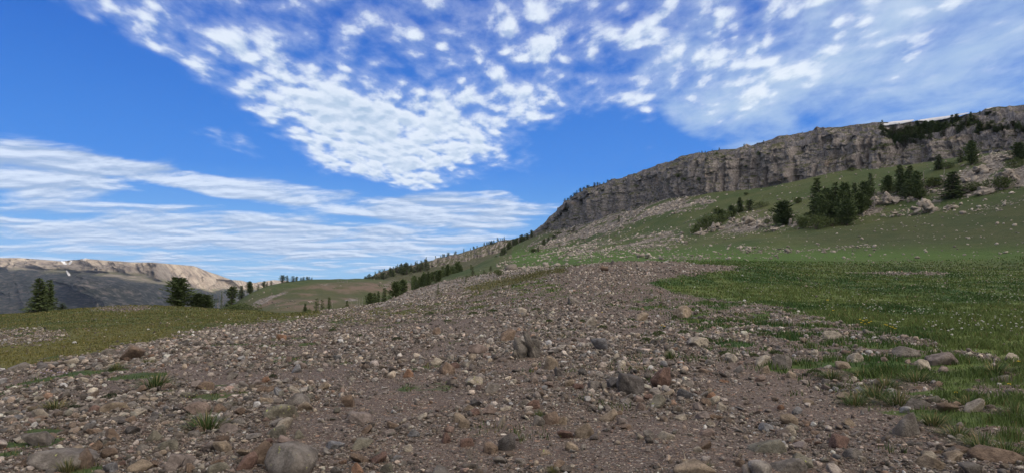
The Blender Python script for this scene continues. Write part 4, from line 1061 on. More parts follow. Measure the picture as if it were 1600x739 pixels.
for i in order:
    if len(ind) >= n_ind: break
    if len(taken) and np.min(np.hypot(taken[:, 0] - xx[i], taken[:, 1] - yy[i]) - (taken[:, 2] + size[i]) * .5) < 0: size[i] *= .4; continue
    ind.append(i); taken = np.vstack([taken, [xx[i], yy[i], size[i]]])
ind = np.array(ind); rest = np.ones(len(xx), bool); rest[ind] = False
ci = rk.choice(len(palette), len(xx), p=pal_w)
redz = softpoly(uu_, vv_, [(760, 600), (1250, 620), (1300, 739), (700, 739)], 20)

landm = [r for r in used_rocks]
lab_seen = set(o.get('label') for o in bpy.data.objects if o.get('label'))
def size_word(p): return 'large' if p > 30 else 'medium' if p > 21 else 'small'
SHW = {'angular': 'angular', 'round': 'rounded', 'slab': 'flat'}
def rel_word(x, y, L):
    dx, dy = x - L[2], y - L[3]
    if abs(dx) > abs(dy) * 1.2: return 'right of' if dx > 0 else 'left of'
    return 'behind' if dy > 0 else 'in front of'
def label_for(kindnoun, adj, x, y, marks=None):
    marks = landm if marks is None else marks
    L = sorted(marks, key=lambda r: (r[2] - x) ** 2 + (r[3] - y) ** 2)
    cands = ['%s %s %s the %s' % (adj, kindnoun, rel_word(x, y, L[0]), L[0][5])]
    for k in range(1, 5): cands.append('%s %s between the %s and the %s' % (adj, kindnoun, L[0][5], L[k][5]))
    for k in range(1, 6): cands.append('%s %s %s the %s' % (adj, kindnoun, rel_word(x, y, L[k]), L[k][5]))
    for k in range(6): 
        for w_ in ('some way', 'a little way', 'far off'): cands.append('%s %s %s %s the %s' % (adj, kindnoun, w_, rel_word(x, y, L[k]), L[k][5]))
    for c in cands:
        if c not in lab_seen and 4 <= len(c.split()) <= 16: lab_seen.add(c); return c
    return cands[0]
for i in ind:
    kind = 'angular' if rk.uniform() < .45 else ('slab' if rk.uniform() < .55 else 'round')
    hfac = {'angular': rk.uniform(.5, .8), 'slab': rk.uniform(.28, .45), 'round': rk.uniform(.5, .75)}[kind]
    li = .2 * (rk.uniform() < .12)
    adj = '%s %s %s' % (size_word(px[i]), pal_name[ci[i]], SHW[kind]) + (' lichen spotted' if li else '')
    place_rock(float(xx[i]), float(yy[i]), size[i], size[i] * hfac * 1.15, pal_key[ci[i]], kind, label_for('rock', adj, xx[i], yy[i]), li, tilt=(rk.normal() * .12, rk.normal() * .12), sink=.25)
# the rest: one object of countless stones
def scatter_merged(name, x, y, z, size, col, subs, seed, mat, hrange=(.45, .85), sink=.15, label=None):
    r = np.random.default_rng(seed); V, Fc, C, off_ = [], [], [], 0
    shapes = {}
    for sub in set(subs):
        shapes[sub] = [rock_shape(sub, 900 + k, ('angular', 'slab', 'angular', 'round')[k % 4], .04) for k in range(14)]
    for sub in sorted(set(subs)):
        for k in range(14):
            sel = np.where((subs == sub))[0]; sel = sel[k::14]
            if not len(sel): continue
            v, f = shapes[sub][k]; n_ = len(sel)
            a = r.uniform(0, 6.283, n_); w = size[sel]; d = w * r.uniform(.6, 1, n_); h = w * r.uniform(*hrange, n_) * (.6 if k % 4 == 1 else 1)
            tx, ty = r.normal(0, .16, n_), r.normal(0, .16, n_)
            px_, py_, pz_ = [v[None, :, q] * s_[:, None] / 2 for q, s_ in ((0, w), (1, d), (2, h))]
            ca, sa = np.cos(a)[:, None], np.sin(a)[:, None]
            rx, ry = px_ * ca - py_ * sa, px_ * sa + py_ * ca
            rz = pz_ + rx * tx[:, None] + ry * ty[:, None]
            gxn = ((G(x[sel] + .2, y[sel]) - G(x[sel] - .2, y[sel])) / .4)[:, None]; gyn = ((G(x[sel], y[sel] + .2) - G(x[sel], y[sel] - .2)) / .4)[:, None]
            rz = rz + rx * gxn + ry * gyn
            P_ = np.stack([rx + x[sel][:, None], ry + y[sel][:, None], rz + (z[sel] + h * (.5 - sink))[:, None]], -1)
            V.append(P_.reshape(-1, 3)); Fc.append((f[None] + (np.arange(n_) * len(v))[:, None, None] + off_).reshape(-1, 3)); off_ += n_ * len(v)
            C.append(np.repeat(col[sel], len(v), 0))
    me = make_mesh(name, np.concatenate(V), np.concatenate(Fc), False, {'tone': ('C', np.concatenate(C))})
    return tag(link(name, me, mat), kind='stuff', label=label)
MEAN_ = np.array([.195, .182, .168])
tone = np.minimum((palette[ci] * .62 + MEAN_ * .38) * np.exp(rk.normal(.0, .48, len(ci)))[:, None], .46)
rpx = px[rest]
subs = np.where(rpx > 9, 3, np.where(rpx > 5, 2, 1))
scatter_merged('gravel', xx[rest], yy[rest], zz[rest], size[rest], tone[rest], subs, 5, MS, label='countless small stones and pebbles covering the ridge')

# ---- pale boulders strewn over the far slope and at the foot of the cliff
N = 110000
fy_ = np.exp(rk.uniform(math.log(100), math.log(700), N)); fu = rk.uniform(780, 1660, N); fx = (fu - CU) / F * fy_
fz = G(fx, fy_); gg2, tt2, _c = cover(fx, fy_, fz); u2, v2, d2_ = project(fx, fy_, fz)
okb = (rk.uniform(0, 1, N) < tt2 * .5 + .022) & (v2 > 225) & (fy_ < base_y(u2) * 1.02)
fx, fy_, fz, d2_, tt2 = [a[okb] for a in (fx, fy_, fz, d2_, tt2)]
fs = (1.9 * (1 - rk.uniform(0, 1, len(fx))) ** (-1 / 2.5)) * d2_ / F; fs = np.minimum(fs, .9 + 2.0 * tt2)
print('far boulders', len(fx))
pale = np.array([(.30, .275, .245), (.24, .218, .195), (.37, .34, .305), (.16, .145, .13)])[rk.integers(0, 4, len(fx))]
scatter_merged('boulder_scree', fx, fy_, fz, fs, pale, np.where(fs * F / d2_ > 3.5, 2, 1), 8, MS, (.4, .8), label='countless pale boulders strewn below the cliff')
# scree on the ridge flank and the far mound
N = 26000
fy_ = np.exp(rk.uniform(math.log(58), math.log(600), N)); fu = rk.uniform(370, 900, N); fx = (fu - CU) / F * fy_
fz = G(fx, fy_); gg2, tt2, _c = cover(fx, fy_, fz); u2, v2, d2_ = project(fx, fy_, fz)
okb = (rk.uniform(0, 1, N) < tt2 * .5) & (v2 > 380)
fx, fy_, fz, d2_ = [a[okb] for a in (fx, fy_, fz, d2_)]
fs = (1.6 * (1 - rk.uniform(0, 1, len(fx))) ** (-1 / 2.8)) * d2_ / F; fs = np.minimum(fs, np.clip(.35 + (fy_ - 58) / 130, .35, 2.0))
gre = np.array([(.24, .215, .19), (.17, .15, .135), (.30, .27, .24), (.13, .115, .105)])[rk.integers(0, 4, len(fx))]
scatter_merged('scree', fx, fy_, fz, fs, gre, np.full(len(fx), 1), 9, MS, (.4, .8), label='grey scree on the ridge flank and the far mound')

# ------------------------------------------------------------------ outcrops
def outcrop(u, v, wpx, hpx, label, seed, tone=(.25, .225, .20), on_cliff=False):
    p = hit(u, v + hpx * .45, 60)
    x, y, z = p; s = y / F; r = np.random.default_rng(seed); bits = []
    nb_ = int(np.clip(wpx / 3.2, 6, 22))
    for k in range(nb_):
        fx_ = r.uniform(-.5, .5); fh = r.uniform(0, 1)
        hh = hpx * (1 - (2 * fx_) ** 2 * .6)
        w = wpx * r.uniform(.16, .38); h = hh * r.uniform(.3, .6)
        bits.append((fx_ * (wpx - w) * s, fh * 3 * s * 4 + r.uniform(-2, 2) * s, (fh * (hh - h) + h * .3) * s, w * s, w * s, h * s, r.normal() * .25, r.uniform(0, 3), 'angular' if r.uniform() < .7 else 'jag', int(seed * 50 + k)))
    V = merged_rock('rock_outcrop', bits, MR, tone, label, 'rock outcrop', 'rock outcrops on the slope')
    V.location = (x, y + .5, z - .3)
    return V
for a in [(1098, 360, 30, 16, 'pale knobbly outcrop at the lower end of the bushes on the slope', 1), (1122, 352, 26, 20, 'pale outcrop of stacked blocks beneath the low slope bushes', 2),
          (1148, 342, 24, 14, 'low broken outcrop under the pair of small slope trees', 3), (1172, 341, 34, 20, 'wide pale outcrop between the small pair and the round bush', 4), (1212, 356, 26, 12, 'low pale ledge in front of the round bush', 5),
          (1243, 345, 18, 18, 'narrow grey outcrop beside the big tree grove', 6), (1372, 312, 30, 22, 'grey outcrop right beside the big tree grove', 7), (1400, 306, 40, 28, 'broad dark grey outcrop below the tall pair of trees', 8),
          (1452, 318, 44, 34, 'large rounded pale outcrop jutting over the meadow slope', 9), (1408, 333, 24, 12, 'low detached outcrop below the large rounded one', 10), (1497, 320, 28, 14, 'flat pale outcrop below the wide dark spruce', 11),
          (1508, 278, 40, 22, 'grey outcrop between the wide spruce and the lone pine', 12), (1540, 262, 40, 20, 'ledged outcrop right below the lone pine', 13), (1582, 270, 44, 34, 'big blocky outcrop at the picture edge', 14), (1548, 296, 46, 18, 'long broken outcrop along the top of the bare slope', 15), (1590, 240, 34, 16, 'outcrop touching the foot of the cliff at the picture edge', 16)]:
    outcrop(*a)

# ------------------------------------------------------------------ trees
def leaf_mat(name, a, b_):
    m, t, b, pos = new_mat(name)
    oi = t.node('ShaderNodeObjectInfo')
    c = t.mix(t.noise(pos, 1.6, 3, .6), a, b_)
    c = t.mix(t.math('MULTIPLY', oi.outputs['Random'], .5), c, b_)
    t.l.new(c, b.inputs['Base Color'])
    return m
MN = leaf_mat('needles', (.044, .068, .028), (.085, .115, .045)); MB = leaf_mat('bush_leaves', (.045, .066, .025), (.085, .11, .04)); MD = leaf_mat('dry_twigs', (.16, .145, .13), (.10, .09, .08))
def bark_mat():
    m, t, b, pos = new_mat('bark'); t.l.new(t.mix(t.noise(pos, 3, 5, .7), (.07, .055, .045), (.15, .125, .105)), b.inputs['Base Color']); return m
MK = bark_mat()
def mg():
    m, t, b, pos = new_mat('dead_wood'); t.l.new(t.mix(t.noise(pos, 3, 5, .7), (.20, .18, .165), (.33, .31, .29)), b.inputs['Base Color']); return m
MW = mg()

def tube(path, rad, sides=5):
    path = np.array(path, float); V, Fc = [], []
    for i, p in enumerate(path):
        t_ = path[min(i + 1, len(path) - 1)] - path[max(i - 1, 0)]; t_ /= np.linalg.norm(t_) + 1e-9
        a = np.cross(t_, [0, 1, .1]); a /= np.linalg.norm(a) + 1e-9; b = np.cross(t_, a)
        for k in range(sides):
            th = k / sides * 6.283; V.append(p + (a * math.cos(th) + b * math.sin(th)) * rad[i])
    for i in range(len(path) - 1):
        for k in range(sides):
            q = (k + 1) % sides; Fc.append([i * sides + k, i * sides + q, (i + 1) * sides + q, (i + 1) * sides + k])
    return np.array(V), np.array(Fc)
def join(parts):
    V, Fc, o_ = [], [], 0
    for v, f in parts: V.append(v); Fc.append(f + o_); o_ += len(v)
    return np.concatenate(V), np.concatenate(Fc)

def conifer(kind, seed, detail=1.0):
    """unit height tree; returns (trunk mesh data, crown mesh data)"""
    r = np.random.default_rng(seed)
    lean = r.normal(0, .02, 2); H = 1.0
    trunk_path = [(lean[0] * t * t, lean[1] * t * t, t) for t in np.linspace(-.04, .97, 8)]
    parts = [tube(trunk_path, [.020 * (1.05 - t) + .002 for t in np.linspace(0, .98, 8)], 6)]
    q = []; 
    wide = {'spruce': .20, 'fir': .13, 'pine': .26, 'tier': .27, 'sparse': .16}[kind]
    nb = int({'spruce': 170, 'fir': 140, 'pine': 135, 'tier': 100, 'sparse': 65}[kind] * detail)
    z0 = {'spruce': .03, 'fir': .05, 'pine': .06, 'tier': .05, 'sparse': .10}[kind]
    azo = r.uniform(0, 6.28)
    lob = r.uniform(.72, 1.2, 40)
    for i in range(nb):
        f = (i + r.uniform(0, 1)) / nb; z = z0 + (1 - z0) * f ** .92; az = azo + i * 2.4 + r.normal(0, .3)
        if kind in ('spruce', 'fir', 'sparse'): L = wide * (1 - f) ** .75 * r.uniform(.7, 1.12) + .012
        elif kind == 'pine': L = wide * math.sin(math.pi * min(1, (f * .82 + .16))) ** .7 * r.uniform(.5, 1.15) + .015
        else:
            gap = .35 if .42 < f < .52 else 1.0
            L = wide * (.62 + .38 * math.sin(f * 9 + 1)) * (1 - f) ** .45 * r.uniform(.6, 1.1) * gap + .02
        L *= lob[int((az % 6.283) / 6.283 * 7) + 7 * int(f * 5) % 33]
        if kind == 'sparse' and r.uniform() < .3: L *= .4
        up = {'spruce': -.22 + .55 * f, 'fir': -.25 + .6 * f, 'pine': .25 + .4 * f, 'tier': .12 + .3 * f, 'sparse': -.15 + .5 * f}[kind] + r.normal(0, .1)
        dv = np.array([math.cos(az), math.sin(az), up]); dv /= np.linalg.norm(dv)
        org = np.array([lean[0] * z * z, lean[1] * z * z, z])
        end = org + dv * L + np.array([0, 0, -.10 * L if kind != 'pine' else .12 * L])
        if L > .06: parts.append(tube([org, end * .8 + org * .2], [.006 * (1.1 - f), .0015], 3))
        nl = max(3, int(L / .011 * detail)); side = np.cross(dv, [0, 0, 1]); side /= np.linalg.norm(side)
        for k in range(nl):
            t = (k + r.uniform(.2, 1)) / nl; c = org + (end - org) * t
            sz = (.026 + .018 * (1 - t)) * r.uniform(.7, 1.3) * (1.25 if kind in ('pine', 'tier') else 1)
            sp = (1.15 - t) * .22 * L
            c = c + side * r.normal(0, 1) * sp * .8 + np.array([0, 0, 1]) * r.normal(0, .010)
            d1 = dv * r.uniform(.6, 1.2) + side * r.normal(0, .8) + np.array([0, 0, r.normal(0, .35) - .12 * (kind != 'pine') + .35 * (kind == 'pine')]); d1 /= np.linalg.norm(d1)
            d2 = np.cross(d1, r.normal(size=3)); d2 /= np.linalg.norm(d2) + 1e-9
            q.append([c - d2 * sz * .30, c + d2 * sz * .30, c + d1 * sz * 1.3 + d2 * sz * .1, c + d1 * sz * 1.1 - d2 * sz * .2])
    q = np.array(q); V = q.reshape(-1, 3); Fc = np.arange(len(V)).reshape(-1, 4)
    return join([(v, np.array(f)) if f.shape[1] == 4 else (v, f) for v, f in parts]), (V, Fc)

def bush(seed, n=1500, flat=.7):
    r = np.random.default_rng(seed); cent = r.normal(0, .28, (7, 3)) * [1, 1, .5]; cent[:, 2] = np.abs(cent[:, 2]) + .3
    q = []
    for k in range(n):
        c0 = cent[r.integers(7)]; d = r.normal(size=3); d /= np.linalg.norm(d); p = c0 + d * r.uniform(.5, 1) ** .5 * .26
        p[2] = max(p[2], .01); sz = .05 * r.uniform(.6, 1.4)
        d1 = d + r.normal(0, .6, 3); d1[2] += .4; d1 /= np.linalg.norm(d1); d2 = np.cross(d1, r.normal(size=3)); d2 /= np.linalg.norm(d2)
        q.append([p - d2 * sz * .35, p + d2 * sz * .35, p + d1 * sz + d2 * sz * .1, p + d1 * sz * .9 - d2 * sz * .2])
    q = np.array(q); stems = [tube([(0, 0, -.05), (c[0] * .6, c[1] * .6, c[2] * .8)], [.02, .008], 4) for c in cent]
    return join(stems), (q.reshape(-1, 3), np.arange(len(q) * 4).reshape(-1, 4))

def snag(seed):
    r = np.random.default_rng(seed); lean = r.normal(0, .04, 2)
    parts = [tube([(lean[0] * t, lean[1] * t, t) for t in np.linspace(-.04, 1, 6)], [.032 * (1.1 - t) for t in np.linspace(0, 1, 6)], 5)]
    for k in range(26):
        z = r.uniform(.15, .97); az = r.uniform(0, 6.28); L = .16 * (1.1 - z) * r.uniform(.5, 1.2); o_ = np.array([lean[0] * z, lean[1] * z, z])
        e = o_ + np.array([math.cos(az) * L, math.sin(az) * L, L * r.uniform(-.2, .6)]); parts.append(tube([o_, e], [.010, .004], 3))
        for j in range(2): parts.append(tube([o_ * .4 + e * .6, e + r.normal(0, .25 * L, 3)], [.006, .003], 3))
    return join(parts)

TREE = {}
for kd, cnt in (('spruce', 3), ('fir', 3), ('pine', 3), ('tier', 2), ('sparse', 2)):
    for k in range(cnt):
        (tv, tf), (cv, cf) = conifer(kd, 40 + k * 7 + len(kd), 1.0)
        TREE[(kd, k)] = (make_mesh('trunk', tv, tf, True), make_mesh('crown', cv, cf)); TREE[(kd, k)][0].materials.append(MK); TREE[(kd, k)][1].materials.append(MN)
        # one-mesh form for trees too small to show their parts
        (tv, tf), (cv, cf) = conifer(kd, 140 + k * 7 + len(kd), .62)
        V, Fc = join([(tv, tf), (cv, cf)]); me = make_mesh('small_conifer', V, Fc); me.materials.append(MK); me.materials.append(MN)
        mi = np.ones(len(Fc), np.int32); mi[:len(tf)] = 0; me.polygons.foreach_set('material_index', mi); TREE[(kd, k, 's')] = me
for k in range(3):
    (tv, tf), (cv, cf) = bush(70 + k)
    TREE[('bush', k)] = (make_mesh('stems', tv, tf, True), make_mesh('foliage', cv, cf)); TREE[('bush', k)][0].materials.append(MK); TREE[('bush', k)][1].materials.append(MB)
    V, Fc = join([(tv, tf), (cv, cf)]); me = make_mesh('shrub', V, Fc); me.materials.append(MK); me.materials.append(MB)
    mi = np.ones(len(Fc), np.int32); mi[:len(tf)] = 0; me.polygons.foreach_set('material_index', mi); TREE[('bush', k, 's')] = me
    v, f = snag(80 + k); me = make_mesh('dead_tree', v, f, True); me.materials.append(MW); TREE[('snag', k)] = me
NVAR = {'spruce': 3, 'fir': 3, 'pine': 3, 'tier': 2, 'sparse': 2, 'bush': 3, 'snag': 3}
# half width of each shape at unit height
HW = {'spruce': .20, 'fir': .13, 'pine': .24, 'tier': .25, 'sparse': .15, 'bush': .5, 'snag': .13}
NAME = {'spruce': 'spruce_tree', 'fir': 'fir_tree', 'pine': 'pine_tree', 'tier': 'pine_tree', 'sparse': 'fir_tree', 'bush': 'shrub', 'snag': 'dead_tree'}
tr_rng = np.random.default_rng(19)
def plant(kind, x, y, z, h, w, label, group, big):
    k = int(tr_rng.integers(NVAR[kind])); sw = w / (2 * HW[kind]); cat = 'shrub' if kind == 'bush' else ('dead tree' if kind == 'snag' else 'tree')
    rot = tr_rng.uniform(0, 6.28)
    if kind == 'snag':
        o = link(NAME[kind], TREE[('snag', k)])
    elif big:
        o = bpy.data.objects.new(NAME[kind], None); COL.objects.link(o); a, b = TREE[(kind, k)]
        for me, nm in ((a, 'trunk' if kind != 'bush' else 'stems'), (b, 'crown' if kind != 'bush' else 'foliage')):
            c = bpy.data.objects.new(nm, me); COL.objects.link(c); c.parent = o
    else:
        o = link(NAME[kind], TREE[(kind, k, 's')])
    if kind != 'snag': sw *= 1.42
    o.location = (x, y, z); o.rotation_euler = (0, 0, rot); o.scale = (sw, sw, h if kind != 'bush' else h / .85)
    tag(o, label, cat, group); return o
def tree_uv(kind, u, vtop, wpx, vbase=None, y=None, label='', group=None, cliff_t=None):
    """stand a tree so that its top and foot fall where the photo has them"""
    if cliff_t is not None:
        p = cliff_hit(u, vbase, *cliff_t); x, y, z = p
    elif y is None:
        p = hit(u, vbase, 40)
        if p is None: yb_ = float(base_y(u)) * .985; xb_ = (u - CU) / F * yb_; p = (xb_, yb_, float(G(xb_, yb_)))
        x, y, z = p
    else:
        x = (u - CU) / F * y * 1.0; z = float(G(x, y)); depth = y * CP + (z - EYE) * SP; x = (u - CU) / F * depth; z = float(G(x, y))
    ztop = float(uvy(u, vtop, y)[2]); h = max(ztop - z, 1.0)
    return plant(kind, float(x), float(y), float(z) - .03 * h, h * 1.03, wpx * y / F, label, group, (ztop - z) * F / y > 17)

T = tree_uv
mt = 'trees on the rim of the left meadow'
T('spruce', 61, 435, 30, y=118, label='tallest spruce of the dense dark pair at the left end of the meadow', group=mt)
T('spruce', 74, 438, 22, y=121, label='slimmer spruce pressed against the tallest one at the left meadow end', group=mt)
T('spruce', 98, 473, 15, y=122, label='small pointed spruce standing alone beside the dense dark pair', group=mt)
T('pine', 279, 435, 34, y=128, label='large bushy pine standing highest in the middle of the meadow rim', group=mt)
T('pine', 308, 459, 24, y=130, label='round topped pine just beside the large bushy pine', group=mt)
T('pine', 322, 461, 22, y=131, label='lower round pine touching the round topped pine', group=mt)
T('tier', 361, 447, 26, y=124, label='ragged two tiered pine with a gap in its crown', group=mt)
T('bush', 378, 470, 24, y=121, label='low green shrub at the foot of the ragged two tiered pine', group='shrubs on the meadow rim')
gs = 'small dead trees on the flank of the grassy mound'
for i, (u, vt) in enumerate([(331, 460), (339, 456), (345, 455), (348, 457)]):
    T('snag' if i % 2 else 'sparse', u, vt, 4, y=380, label='thin greyish tree, %s from the pines, on the mound flank' % ['first', 'second', 'third', 'fourth'][i], group=gs)
ORD = ['first', 'second', 'third', 'fourth', 'fifth', 'sixth', 'seventh', 'eighth', 'ninth', 'tenth', 'eleventh', 'twelfth', 'thirteenth', 'fourteenth', 'fifteenth', 'sixteenth', 'seventeenth', 'eighteenth', 'nineteenth']
def nth(i):
    return ORD[i] if i < 19 else (['twentieth', 'thirtieth', 'fortieth', 'fiftieth', 'sixtieth'][(i + 1) // 10 - 2] if (i + 1) % 10 == 0 else ['twenty', 'thirty', 'forty', 'fifty', 'sixty'][(i + 1) // 10 - 2] + ' ' + ORD[(i + 1) % 10 - 1])
def crest_y(u, y0, y1):
    ys = np.linspace(y0, y1, 200); x = (u - CU) / F * ys; z = G(x, ys); _u, v, _d = project(x, ys, z); return float(ys[np.argmin(v)])
for i, (u, vt, w) in enumerate([(377, 446, 8), (390, 440, 8), (393, 445, 6), (403, 444, 4), (412, 439, 6), (417, 440, 4), (424, 438, 5), (442, 430, 9), (449, 430, 6), (458, 431, 8), (463, 432, 5), (470, 433, 4), (474, 432, 6), (480, 432, 4), (483, 432, 4), (487, 433, 3)]):
    T(['fir', 'pine', 'spruce'][i % 3], u, vt, w * 1.1, y=crest_y(u, 380, 540) - 4, label='%s small conifer along the crest of the grassy mound' % nth(i), group='conifers on the crest of the grassy mound')
vg_ = 'trees in the hollow behind the gravel ridge'
for i, (kd, u, vt, w, yv, lb) in enumerate([('spruce', 476, 474, 9, 120, 'small dark conifer at the near end of the hollow'), ('bush', 484, 476, 12, 125, 'dark shrub beside the small dark conifer in the hollow'), ('sparse', 494, 466, 12, 140, 'thin needled grey green tree in the hollow'), ('snag', 498, 465, 9, 142, 'pale dead tree with bare twigs in the hollow'),
       ('sparse', 503, 468, 10, 150, 'half dead tree beside the pale dead tree'), ('fir', 514, 465, 8, 135, 'slim dark fir standing clear of its neighbours in the hollow'), ('snag', 519, 468, 5, 150, 'bare leaning trunk beside the slim dark fir'), ('bush', 536, 475, 10, 125, 'dark rounded shrub in the hollow'), ('spruce', 542, 470, 9, 128, 'dark conifer beside the rounded shrub in the hollow'),
       ('snag', 548, 466, 5, 150, 'first of the bare grey trunks past the dark conifer'), ('snag', 557, 464, 5, 160, 'second of the bare grey trunks past the dark conifer'), ('snag', 561, 467, 5, 150, 'third of the bare grey trunks past the dark conifer'), ('snag', 566, 463, 5, 170, 'fourth of the bare grey trunks past the dark conifer'),
       ('pine', 577, 458, 12, 110, 'bushy conifer at the lower end of the ridge side row'), ('spruce', 585, 457, 11, 114, 'conifer second up the ridge side row'), ('spruce', 591, 455, 9, 116, 'conifer third up the ridge side row'), ('fir', 600, 450, 10, 120, 'conifer standing apart, fourth up the ridge side row'),
       ('pine', 618, 441, 18, 132, 'broad round pine fifth up the ridge side row'), ('pine', 628, 438, 16, 136, 'broad pine beside the fifth of the ridge side row'), ('snag', 638, 440, 6, 140, 'bare grey trunk beside the broad round pines'), ('snag', 642, 443, 5, 140, 'second bare grey trunk beside the broad round pines')]):
    T(kd, u, vt, w, y=yv, label=lb, group=vg_)
r_ = np.random.default_rng(5)
cl_list = [(649, 436, 9), (655, 433, 9), (660, 430, 9), (664, 427, 8), (669, 424, 10), (673, 427, 9), (678, 425, 10), (682, 428, 8), (686, 422, 9), (691, 416, 8), (695, 424, 7), (699, 413, 7), (703, 420, 8), (709, 416, 12), (715, 410, 13), (720, 417, 9)]
for i, (u, vt, w) in enumerate(cl_list):
    T(['fir', 'spruce', 'pine'][i % 3], u, vt, w, y=float(r_.uniform(165, 215)) if u < 700 else float(r_.uniform(220, 260)), label='%s tree uphill in the dense grove below the far ridge' % nth(i), group='dense grove below the far ridge')
for i in range(34):
    u = float(r_.uniform(646, 722)); yv = float(r_.uniform(230, 330)); vt = float(np.interp(u, [646, 700, 722], [431, 416, 414])) + float(r_.uniform(0, 7))
    T(['fir', 'spruce', 'pine'][i % 3], u, vt, float(r_.uniform(7, 10)), y=yv, label='one of the trees crowded together at the back of the dense grove', group='back of the dense grove below the far ridge')
for i, (u, vt, w, yv) in enumerate([(684, 452, 5, 62), (739, 416, 6, 150), (757, 421, 5, 150), (767, 415, 6, 160), (796, 416, 6, 150), (799, 418, 8, 148), (736, 413, 4, 260), (728, 440, 4, 92)]):
    T('fir', u, vt, w, y=yv, label=['lone tiny fir on the near ridge flank', 'single pointed fir on the green saddle', 'tiny fir between two pointed firs on the saddle', 'upper pointed fir on the green saddle', 'thinner tree of the close pair above the scree', 'fuller tree of the close pair above the scree', 'tiny fir behind the single pointed fir', 'tiny dark sapling on the grey scree'][i], group='single firs on the ridge flank')
T('bush', 781, 436, 12, y=95, label='low dark shrub on the grey scree', group='shrubs on the scree')
# forest belt at the foot of the far ridge, the trees of its crest, and the row on the green shoulder
fr = np.random.default_rng(31)
def ridge_at(u, tpar):
    j = int(np.clip(np.searchsorted(us2, u), 0, len(us2) - 1)); i = int(np.clip(np.searchsorted(T2, tpar), 0, R2 - 1)); return L2[i, j]
for i, u in enumerate(np.sort(fr.uniform(567, 668, 64))):
    p = ridge_at(u, fr.uniform(1.35, 2.1)); h = fr.uniform(7.5, 13) * p[1] / F
    plant(['fir', 'spruce', 'sparse'][i % 3], p[0], p[1], p[2] - .5, h, h * fr.uniform(.55, .85), '%s tree uphill in the belt at the foot of the far ridge' % nth(i), 'forest belt at the foot of the far ridge', False)
for i, u in enumerate(np.sort(np.r_[fr.uniform(572, 780, 46), fr.uniform(766, 788, 8)])):
    p = ridge_at(u, 2.99); h = fr.uniform(3.2, 6.5) * p[1] / F
    plant(['fir', 'pine', 'spruce'][i % 3], p[0], p[1] - 2, p[2] - .5, h, h * fr.uniform(.4, .7), '%s tree up the crest of the far ridge' % nth(i), 'trees along the crest of the far ridge', False)
for i, u in enumerate(np.sort(fr.uniform(749, 826, 42))):
    yv = float(np.interp(u, [747, 797, 826], [470, 615, 690])) + fr.uniform(-6, 14)
    x = (u - CU) / F * yv; z = float(G(x, yv)); h = fr.uniform(7, 13) * yv / F
    plant(['fir', 'spruce', 'pine'][i % 3], x, yv, z - .4, h, h * fr.uniform(.5, .8), '%s tree up the edge of the green shoulder' % nth(i), 'trees on the edge of the green shoulder', False)
T('pine', 831, 360, 6, vbase=371, label='lone dark tree at the foot of the cliff nose', group='trees under the cliff nose')
und = 'trees under the cliff nose'
for kd, u, vt, w, vb, lb in [('bush', 835, 386, 10, 394, 'low dark shrub at the slope edge under the cliff nose'), ('fir', 841, 384, 5, 393, 'small fir beside the low dark shrub'), ('pine', 850, 373, 8, 384, 'taller tree in the line climbing to the cliff foot'), ('pine', 857, 371, 7, 379, 'tree next above the taller one in the cliff foot line'),
     ('bush', 864, 366, 8, 372, 'dark shrub at the cliff foot line'), ('bush', 871, 361, 8, 367, 'upper dark shrub of the cliff foot line'), ('fir', 896, 355, 6, 362, 'small dark tree against the base of the cliff'), ('fir', 901, 360, 5, 366, 'smaller tree in front of the one at the cliff base'), ('fir', 874, 381, 4, 386, 'single small fir on the rubble slope'), ('spruce', 967, 337, 6, 347, 'dark pointed tree on the pale rubble'),
     ('bush', 889, 360, 7, 364, 'shrub beside the small dark tree at the cliff base')]:
    T(kd, u, vt, w, vbase=vb, label=lb, group=und)
for i, u in enumerate([884, 887, 890, 894, 897, 900, 904, 908, 911, 914, 919, 922, 927, 931, 937, 943, 951, 955]):
    p = cliff_pt(u, 3.97); h = fr.uniform(3.5, 7.5) * (1 if u < 935 else .6) * p[1] / F
    plant(['fir', 'pine', 'spruce'][i % 3], p[0], p[1], p[2] - .5, h, h * fr.uniform(.6, .95), '%s tree up the rim above the cliff nose' % nth(i), 'trees on the rim above the cliff nose', False)
for i, (u, h_) in enumerate([(1091, 3), (1094, 4), (1098, 4), (1112, 3.5), (1124, 4.5), (1162, 6), (1168, 3), (1195, 3.5), (1222, 3), (1254, 3), (1379, 5)]):
    p = cliff_pt(u, 3.97); h = h_ * p[1] / F
    plant(['fir', 'pine', 'spruce'][i % 3], p[0], p[1], p[2] - .3, h, h * .55, '%s tiny tree on the bare middle rim of the cliff' % nth(i), 'tiny trees on the bare middle rim', False)
lg = 'shrubs growing on the cliff ledges'
for i, (u, v, w, h_) in enumerate([(1067, 277, 8, 8), (1075, 283, 7, 6), (1097, 283, 9, 7), (1118, 245, 6, 9), (1131, 248, 6, 5), (1188, 243, 8, 8), (1208, 242, 8, 4), (1228, 228, 6, 5), (1364, 236, 9, 6), (1378, 231, 14, 7), (1050, 290, 6, 5), (1160, 262, 5, 4)]):
    p = cliff_hit(u, v); s = p[1] / F
    plant('bush', p[0], p[1], p[2] - .2, h_ * s, w * s, '%s dark shrub clinging to the cliff, counting along towards the snow' % nth(i), lg, False)
